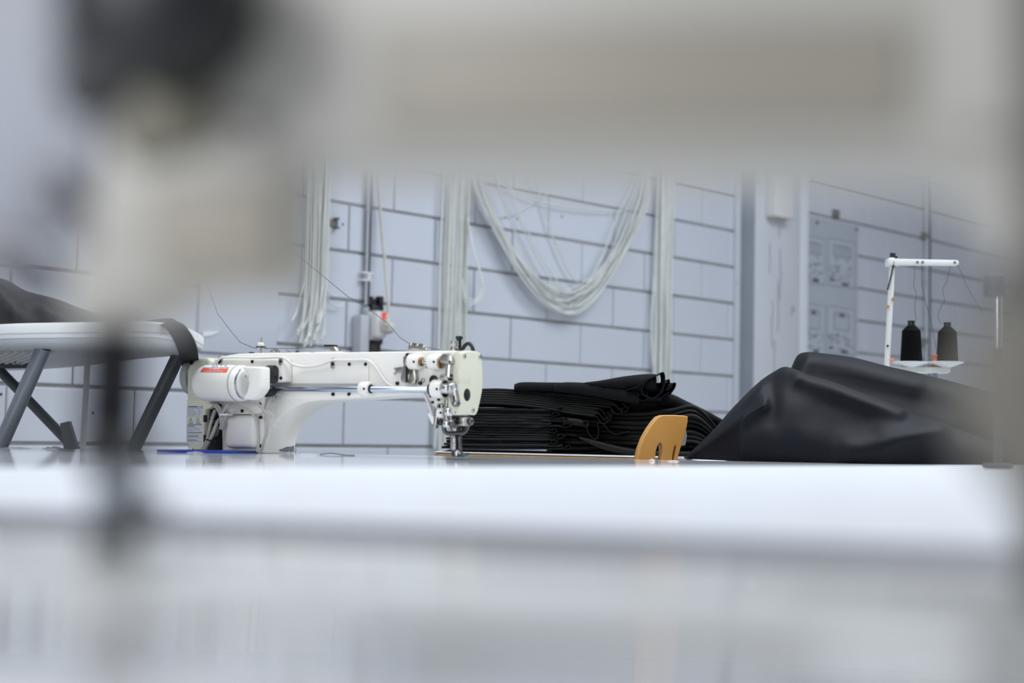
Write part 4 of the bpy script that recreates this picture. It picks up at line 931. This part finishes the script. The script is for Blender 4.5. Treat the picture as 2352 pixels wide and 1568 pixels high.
lo_ = layer('folded_sheet', [(1330, 1004, 4), (1380, 1022, 16), (1440, 1036, 17), (1500, 1041, 12), (1620, 1042, 8)], FD - .012, .4, 'fabric_black', 'sagging black sheet with a grey sheen at the foot of the stack', 81)
ta_ = layer('folded_sheet', [(1181, 889, 14), (1200, 887, 20), (1260, 888, 21), (1300, 889, 22), (1330, 892, 22)], FD + .006, .34, 'fabric_black_matt', 'rounded matt black fold lying flat on top of the stack at the left', 82)
tb2 = layer('folded_sheet', [(1272, 890, 18), (1300, 889, 24), (1360, 894, 30), (1420, 903, 34), (1468, 911, 34)], FD - .004, .34, 'fabric_black_matt', 'wide dark fold with a rolled right end on top of the stack', 83)
curl(tb2, [(1452, 896), (1470, 896), (1484, 901), (1488, 912), (1478, 920), (1466, 914), (1470, 906), (1484, 908), (1500, 914), (1520, 912), (1538, 900)], FD - .008, .06, 'fabric_black_matt', .0022)
tc2 = layer('folded_sheet', [(1342, 881, 6), (1380, 880, 14), (1430, 878, 28), (1480, 879, 42), (1508, 880, 44)], FD - .001, .3, 'fabric_black_matt', 'cone shaped black roll at the peak of the fabric stack', 84, lean=-.02)
curl(tc2, [(1440, 895), (1462, 888), (1490, 872), (1510, 862), (1523, 855), (1527, 868), (1524, 890), (1512, 908), (1496, 914), (1482, 908), (1474, 896), (1480, 880), (1500, 864)], FD - .024, .08, 'fabric_black_matt', .0022)
tcs = layer('folded_sheet', [(1500, 896, 34), (1530, 894, 34), (1546, 888, 18)], FD + .02, .3, 'fabric_black', 'crumpled black sheet end standing up beside the cone shaped roll', 85)
curl(tcs, [(1520, 905), (1528, 880), (1536, 871), (1538, 880), (1530, 896), (1540, 890), (1546, 880), (1552, 880), (1550, 890), (1540, 905)], FD - .006, .05)
layer('folded_sheet', [(1440, 934, 40), (1500, 925, 44), (1540, 920, 34), (1580, 936, 30), (1625, 955, 24), (1672, 974, 8)], FD + .06, .4, 'fabric_black_matt', 'broad black sheet running down to the dark heap at right', 86)
layer('folded_sheet', [(1420, 975, 60), (1500, 975, 70), (1560, 975, 66), (1620, 990, 56), (1690, 1012, 50)], FD + .09, .35, 'fabric_black', 'thick bunched black sheet in the shade behind the plywood chair', 87)
layer('folded_sheet', [(1250, 968, 124), (1300, 970, 120), (1340, 974, 118), (1430, 972, 122)], FD + .075, .4, 'fabric_black', 'tall bundled black sheet filling the core of the stack', 88)
layer('folded_sheet', [(1360, 905, 24), (1440, 905, 40), (1520, 908, 40)], FD + .05, .3, 'fabric_black', 'short black sheet wedged under the cone shaped roll', 89)
layer('folded_sheet', [(1215, 900, 12), (1270, 905, 16), (1330, 911, 18), (1400, 920, 20)], FD + .03, .3, 'fabric_black', 'flat black sheet just below the rounded matt fold', 90)
bm = bmesh.new(); prism(bm, [P(x, y, 3.06) for x, y in ((1574, 980), (1578, 1000), (1574, 1022), (1562, 1024), (1566, 990))], Vector((.0, .002, .0)))
pf = build('plastic_film', bm, 'film_grey'); tag(pf, 'torn grey plastic film caught between chair and fabric', 'film')

# ================================================================== DARK FABRIC HEAP (right)
HM = mb.y
hp = thing('fabric_heap', (.9, HM + .25, TZ + .001), 'large charcoal navy fabric heap thrown over the table in front of the thread stand', 'fabric')
cloth_heap('back_fold', [(1790, 900), (1815, 850), (1830, 818), (1850, 810), (1885, 812), (1960, 822), (2040, 842), (2120, 860), (2200, 880), (2300, 910), (2400, 960), (2450, 1050)], HM + .16, HM + .56, TZ + .001, 'fabric_navy', hp, 110, 26,
           [(1850, 820, 2100, 885, 26, .015), (1880, 858, 2180, 935, 34, -.022), (1840, 820, 1830, 850, 8, -.015)], 2, bulge=.75)
cloth_heap('front_fold', [(1571, 1056), (1584, 1040), (1640, 985), (1682, 936), (1734, 884), (1780, 853), (1800, 843), (1818, 846), (1850, 862), (1900, 876), (1950, 895), (2030, 925), (2080, 945), (2130, 960), (2200, 985), (2300, 1020), (2400, 1055)], HM - .02, HM + .34, TZ + .001, 'fabric_navy', hp, 130, 30,
           [(1835, 862, 2060, 940, 22, .035), (1810, 875, 2000, 965, 34, -.014), (1740, 890, 1640, 985, 14, .018), (1780, 870, 1775, 960, 20, -.014), (2150, 985, 1950, 1032, 26, .03), (1880, 960, 2000, 1000, 40, -.014), (1600, 1040, 1760, 925, 14, .012), (1595, 1035, 1755, 922, 9, .016), (1640, 985, 1700, 930, 12, -.008), (1700, 1000, 1850, 1010, 40, .01)], 3, bulge=.8)

# ================================================================== PLYWOOD CHAIR
cdp = 2.90; c0 = P(1515, 1040, cdp)
ch = thing('plywood_chair', (c0.x, c0.y, 0), 'honey coloured plywood chair with slotted backrest standing behind the glossy table', 'chair', rz=math.radians(22))
CF = Frame((c0.x, c0.y, 0), math.radians(22))
cu = bpy.data.curves.new('backrest', 'CURVE'); cu.dimensions = '2D'; cu.fill_mode = 'BOTH'; cu.extrude = .0070; cu.bevel_depth = .0020; cu.bevel_resolution = 2
outer = [(1460, 1070), (1462, 1052), (1467, 1030), (1476, 1006), (1488, 985), (1500, 968), (1509, 958.5), (1519, 955), (1545, 955.2), (1565, 956), (1573.5, 958), (1573, 970), (1566, 1002), (1557, 1028), (1550, 1052), (1546, 1070)]
h1 = [(1497, 1070), (1500, 1036), (1506, 1018), (1513, 1014), (1518, 1022), (1519, 1040), (1514, 1070)]
h2 = [(1537, 1070), (1538, 1045), (1543, 1024), (1548, 1018), (1551, 1026), (1548, 1045), (1543, 1070)]
for lst in (outer, h1, h2):
    sp = cu.splines.new('POLY'); sp.use_cyclic_u = True
    q = [CF.sz(x, y) for x, y in lst]
    if lst is outer: q = q[:-1] + [q[-1]] + [(q[-1][0], .56), (q[0][0], .56)]
    sp.points.add(len(q) - 1)
    for p_, (s, z) in zip(sp.points, q): p_.co = (s, z - .76, 0, 1)
tmp = bpy.data.objects.new('tmp', cu); COL.objects.link(tmp); dg = bpy.context.evaluated_depsgraph_get()
me = bpy.data.meshes.new_from_object(tmp.evaluated_get(dg)); bpy.data.objects.remove(tmp); bpy.data.curves.remove(cu)
me.transform(Matrix.Translation((0, 0, .76)) @ Matrix.Rotation(math.radians(90), 4, 'X')); me.materials.clear()
link('backrest', me, 'wood_chair', ch, True, 50)
bm = bmesh.new(); add_box(bm, (-.19, .01, .44), (.19, .40, .455)); bevel(bm, .006, 2); build('seat', bm, 'wood_chair', ch)
for sx in (-1, 1):
    for sy in (.04, .37):
        tube('leg', [Vector((sx * .16, sy, .44)), Vector((sx * .19, sy + (.03 if sy > .2 else -.03), 0))], .011, 'steel_leg', ch, 10)
    tube('back_support', [Vector((sx * .03, .02, .44)), Vector((sx * .03, .012, .60))], .010, 'steel_leg', ch, 10)

# ================================================================== THREAD STAND AND CONES
sd = 3.55; sb0 = P(2037, 845, sd)
ts = thing('thread_stand', (sb0.x, sb0.y, TZ + .0005), 'white thread stand with a swivel arm standing behind the dark heap', 'thread stand'); tl = Vector(ts.location)
S = lambda x, y, dd=0.: P(x, y, sd + dd) - tl
tube('pole', [Vector((S(2037, 845).x, 0, 0)), S(2037, 845), S(2050, 592)], .0072, 'stand_white', ts, 12)
bm = bmesh.new(); add_cyl(bm, Vector((S(2037, 845).x, 0, 0)), Vector((S(2037, 845).x, 0, .012)), .05, seg=28, bev=.003); build('foot', bm, 'stand_white', ts)
bm = bmesh.new(); prism(bm, [S(x, y, -.012) for x, y in ((2040, 594), (2060, 594), (2199, 597), (2203, 600), (2203, 606), (2199, 609), (2060, 608), (2040, 609))], Vector((0, .018, 0))); bevel(bm, .002); build('arm', bm, 'stand_white', ts)
bm = bmesh.new(); prism(bm, [S(x, y, -.018) for x, y in ((2040, 592), (2066, 592), (2066, 610), (2040, 610))], Vector((0, .034, 0))); bevel(bm, .004); build('arm_clamp', bm, 'stand_white', ts)
bm = bmesh.new(); add_cyl(bm, S(2050, 593), S(2051, 581), .0072, seg=14, bev=.001); build('pole_cap', bm, 'black_plastic', ts)
bm = bmesh.new(); add_cyl(bm, S(2056, 590, -.015), S(2061, 590, -.015), .004, seg=10); build('wing_screw', bm, 'black_plastic', ts)
for x, y in ((2059, 601), (2107, 602), (2193, 602.5), (2119, 602)):
    bm = bmesh.new(); c = S(x, y, -.0125); add_cyl(bm, c, c + Vector((0, -.002, 0)), .0035, seg=10); build('eyelet', bm, 'steel', ts)
bm = bmesh.new()
for k in range(17):
    f = k / 16; c = S(2053 - 14 * f ** 1.2, 602 + 62 * f, -.016); add_lathe(bm, c, c + Vector((0, 0, .004)), [(-.0022, .0008), (-.001, .0026), (.001, .0026), (.0022, .0008)], 8)
ch_o = build('bead_chain', bm, 'black_plastic', ts); ch_o['kind'] = 'stuff'
for x, y in ((2052, 614), (2050, 689), (2036, 706)):
    bm = bmesh.new(); c = S(x, y, -.01); add_cyl(bm, c, c + Vector((.004, 0, .006)), .004, seg=8); build('tie', bm, 'ply_edge', ts)
bm = bmesh.new(); c = S(2038.5, 794, -.008); add_cyl(bm, c, c + Vector((0, -.002, 0)), .003, seg=8); build('screw', bm, 'black_plastic', ts)
bm = bmesh.new(); prism(bm, [S(x, y, -.012) for x, y in ((2032, 842), (2178, 843), (2185, 846), (2185, 853), (2180, 857), (2032, 855))], Vector((0, .024, 0))); bevel(bm, .003); build('tray_bar', bm, 'stand_white', ts)
for cx, cy in ((2090, 833), (2171, 833)):
    c = S(cx, cy); dsk = bmesh.new(); add_lathe(dsk, c, c + Vector((0, 0, .02)), [(-.014, .005), (-.012, .012), (0, .046), (.0012, .047), (.002, .045), (-.008, .012)], 36); dobj = build('cone_tray', dsk, 'stand_white', ts, ang=50)
    bm = bmesh.new(); add_cyl(bm, S(cx, 853), S(cx, 842), .005, seg=12); build('tray_stem', bm, 'stand_white', dobj)
bm = bmesh.new(); add_box(bm, (S(2147, 850).x - .006, -.006, 0), (S(2147, 850).x + .006, .006, S(2147, 856).z)); bevel(bm, .001); build('support_post', bm, 'tube_grey', ts)
for i, (cx, yb, yt, lab_) in enumerate([(2093, 829, 736, 'black thread cone on the left tray of the thread stand'), (2176, 829, 740, 'black thread cone on the right tray of the thread stand')]):
    b0 = P(cx, yb, sd); co = thing('thread_cone', b0, lab_, 'thread cone', 'black thread cones'); hh = (yb - yt) * sd / F; rb = 24.5 * sd / F
    bm = bmesh.new(); add_lathe(bm, Vector(), Vector((0, 0, 1)), [(0, rb * .98), (.002, rb), (hh * .05, rb), (hh * .74, rb * .86), (hh * .76, rb * .83), (hh * .88, rb * .40)], 28); build('thread_winding', bm, 'cone_black', co, ang=18)
    bm = bmesh.new(); add_lathe(bm, Vector((0, 0, hh * .875)), Vector((0, 0, 1)), [(-.004, rb * .34), (hh * .10, rb * .34), (hh * .11, rb * .38), (hh * .125, rb * .38)], 20); build('tube', bm, 'black_plastic', co, ang=40)
    top = Vector((0, 0, hh)); 
    path = [(2104, 735), (2101, 700), (2105, 675), (2099, 655), (2101, 630), (2099, 610)] if i == 0 else [(2160, 742), (2155, 725), (2163, 700), (2170, 690), (2165, 665), (2175, 645), (2183, 610)]
    tube('thread', [P(x, y, sd - .005) - b0 for x, y in path], .0006, 'thread_dark', co, 4, 4)
    path = [(2150, 800), (2145, 770), (2138, 735), (2125, 690), (2118, 655), (2117, 610)] if i == 0 else [(2258, 720), (2240, 690), (2225, 665), (2210, 630), (2200, 608)]
    tube('thread', [P(x, y, sd + .01) - b0 for x, y in path], .0006, 'thread_dark', co, 4, 4)
bm = bmesh.new(); prism(bm, [P(x, y, sd - .03) for x, y in ((2040, 824), (2046, 826), (2053, 821), (2055, 826), (2050, 829), (2054, 832), (2044, 833), (2046, 829))], Vector((0, .004, 0))); bevel(bm, .0008, 1)
cs = build('thread_clip', bm, 'salmon'); tag(cs, 'small salmon pink clip at the foot of the thread stand pole', 'clip')
b0 = P(2147, 842, sd); hh = P(2147, 814, sd).z - b0.z
bm = bmesh.new(); add_lathe(bm, Vector(), Vector((0, 0, 1)), [(0, .009), (.002, .010), (.004, .008), (hh * .8, .007), (hh * .85, .009), (hh, .008)], 20); oc = build('thread_spool', bm, 'orange', None, ang=40); oc.location = b0; tag(oc, 'small dull orange spool between the two black thread cones', 'spool')
# chrome tube standing at the right edge
b0 = P(2289, 720, 1.75); b0.z = NZ_ + .0005
ct = thing('tube_stand', b0, 'shiny chrome tube with grey collar standing near the right edge', 'stand'); T = lambda x, y: P(x, y, 1.75) - b0
bm = bmesh.new(); add_cyl(bm, Vector((0, 0, T(2289, 800).z)), Vector((0, 0, T(2289, 676).z)), .0048, seg=16); build('tube', bm, 'chrome', ct, ang=60)
bm = bmesh.new(); add_cyl(bm, Vector(), Vector((0, 0, T(2289, 798).z)), .0054, seg=16); build('lower_tube', bm, 'pipe_grey', ct, ang=60)
bm = bmesh.new(); add_cyl(bm, Vector((-.004, 0, T(2280, 682).z)), Vector((-.004, 0, T(2280, 632).z)), .0125, seg=20, bev=.002); build('collar', bm, 'pipe_grey', ct, ang=60)
bm = bmesh.new(); add_cyl(bm, Vector(), Vector((0, 0, .006)), .018, seg=24, bev=.002); build('foot', bm, 'pipe_grey', ct, ang=60)

# ================================================================== SCRAPS ON THE TABLES
def scrap(px, py, wpx, hpx, m, name, label, cat, z=TZ, seed=0, up=.004):
    rr = random.Random(seed); c = PZ(px, py, z); k = c.y / F; bm = bmesh.new(); n = 9; vs = []
    for i in range(n):
        f = i / (n - 1); x = c.x + (f - .5) * wpx * k; hz = (hpx * k) * math.sin(math.pi * f) ** .6 * rr.uniform(.4, 1)
        vs.append((bm.verts.new((x, c.y - .012 - .01 * rr.random(), z + .0006)), bm.verts.new((x + rr.uniform(-.002, .002), c.y - .004, z + .0008 + hz)), bm.verts.new((x, c.y + .008, z + .0006 + hz * .4))))
    for a, b in zip(vs, vs[1:]):
        bm.faces.new((a[0], b[0], b[1], a[1])); bm.faces.new((a[1], b[1], b[2], a[2]))
    bmesh.ops.solidify(bm, geom=bm.faces[:], thickness=.0006)
    o = build(name, bm, m, None); tag(o, label, cat); return o
scrap(125, 1031, 44, 7, 'paper', 'paper_scrap', 'crumpled white paper scrap near the left end of the glossy table', 'paper', seed=1)
scrap(40, 1029.5, 70, 2, 'paper', 'paper_scrap', 'flat white paper strip at the left end of the glossy table', 'paper', seed=2)
scrap(450, 1040, 36, 3, 'paper', 'paper_scrap', 'thin white paper scrap below the rating label of the machine', 'paper', seed=3)
scrap(708, 1045.5, 44, 4, 'paper', 'paper_scrap', 'white paper scrap beside the pillar foot of the cream machine', 'paper', seed=4)
scrap(1497, 1059, 14, 6, 'paper', 'paper_scrap', 'tiny torn white paper in front of the plywood chair', 'paper', seed=5)
scrap(1545, 1059.5, 26, 2, 'paper', 'paper_scrap', 'flat cream paper shred between chair and dark heap', 'paper', seed=6)
a, b = PZ(363, 1037.5, TZ), PZ(610, 1042, TZ)
bt_ = slab('oil_mat', [(a.x, a.y - .01), (b.x - .06, b.y - .015), (b.x, b.y + .1), (a.x + .05, a.y + .09)], TZ + .0004, TZ + .0042, 'blue_tray', bev=.001); tag(bt_, 'flat blue mat under the left end of the cream machine', 'mat')
tf = tube('thread_scrap', [PZ(735, 1044.5, TZ) + Vector((0, 0, .001)), PZ(760, 1044.5, TZ) + Vector((0, 0, .003)), PZ(790, 1046, TZ) + Vector((0, 0, .0012)), PZ(815, 1046.5, TZ) + Vector((0, 0, .001))], .0007, 'thread_dark', None, 4, 4); tag(tf, 'short black thread end lying right of the pillar foot', 'thread')
bm = bmesh.new(); prism(bm, [PW(x, y, .02) for x, y in ((464, 761), (505, 760), (496, 766), (485, 771), (466, 773))], NW * .002); fp = build('paper_flap', bm, 'paper'); tag(fp, 'white pointed paper flap sticking out beside the folding table rim', 'paper')
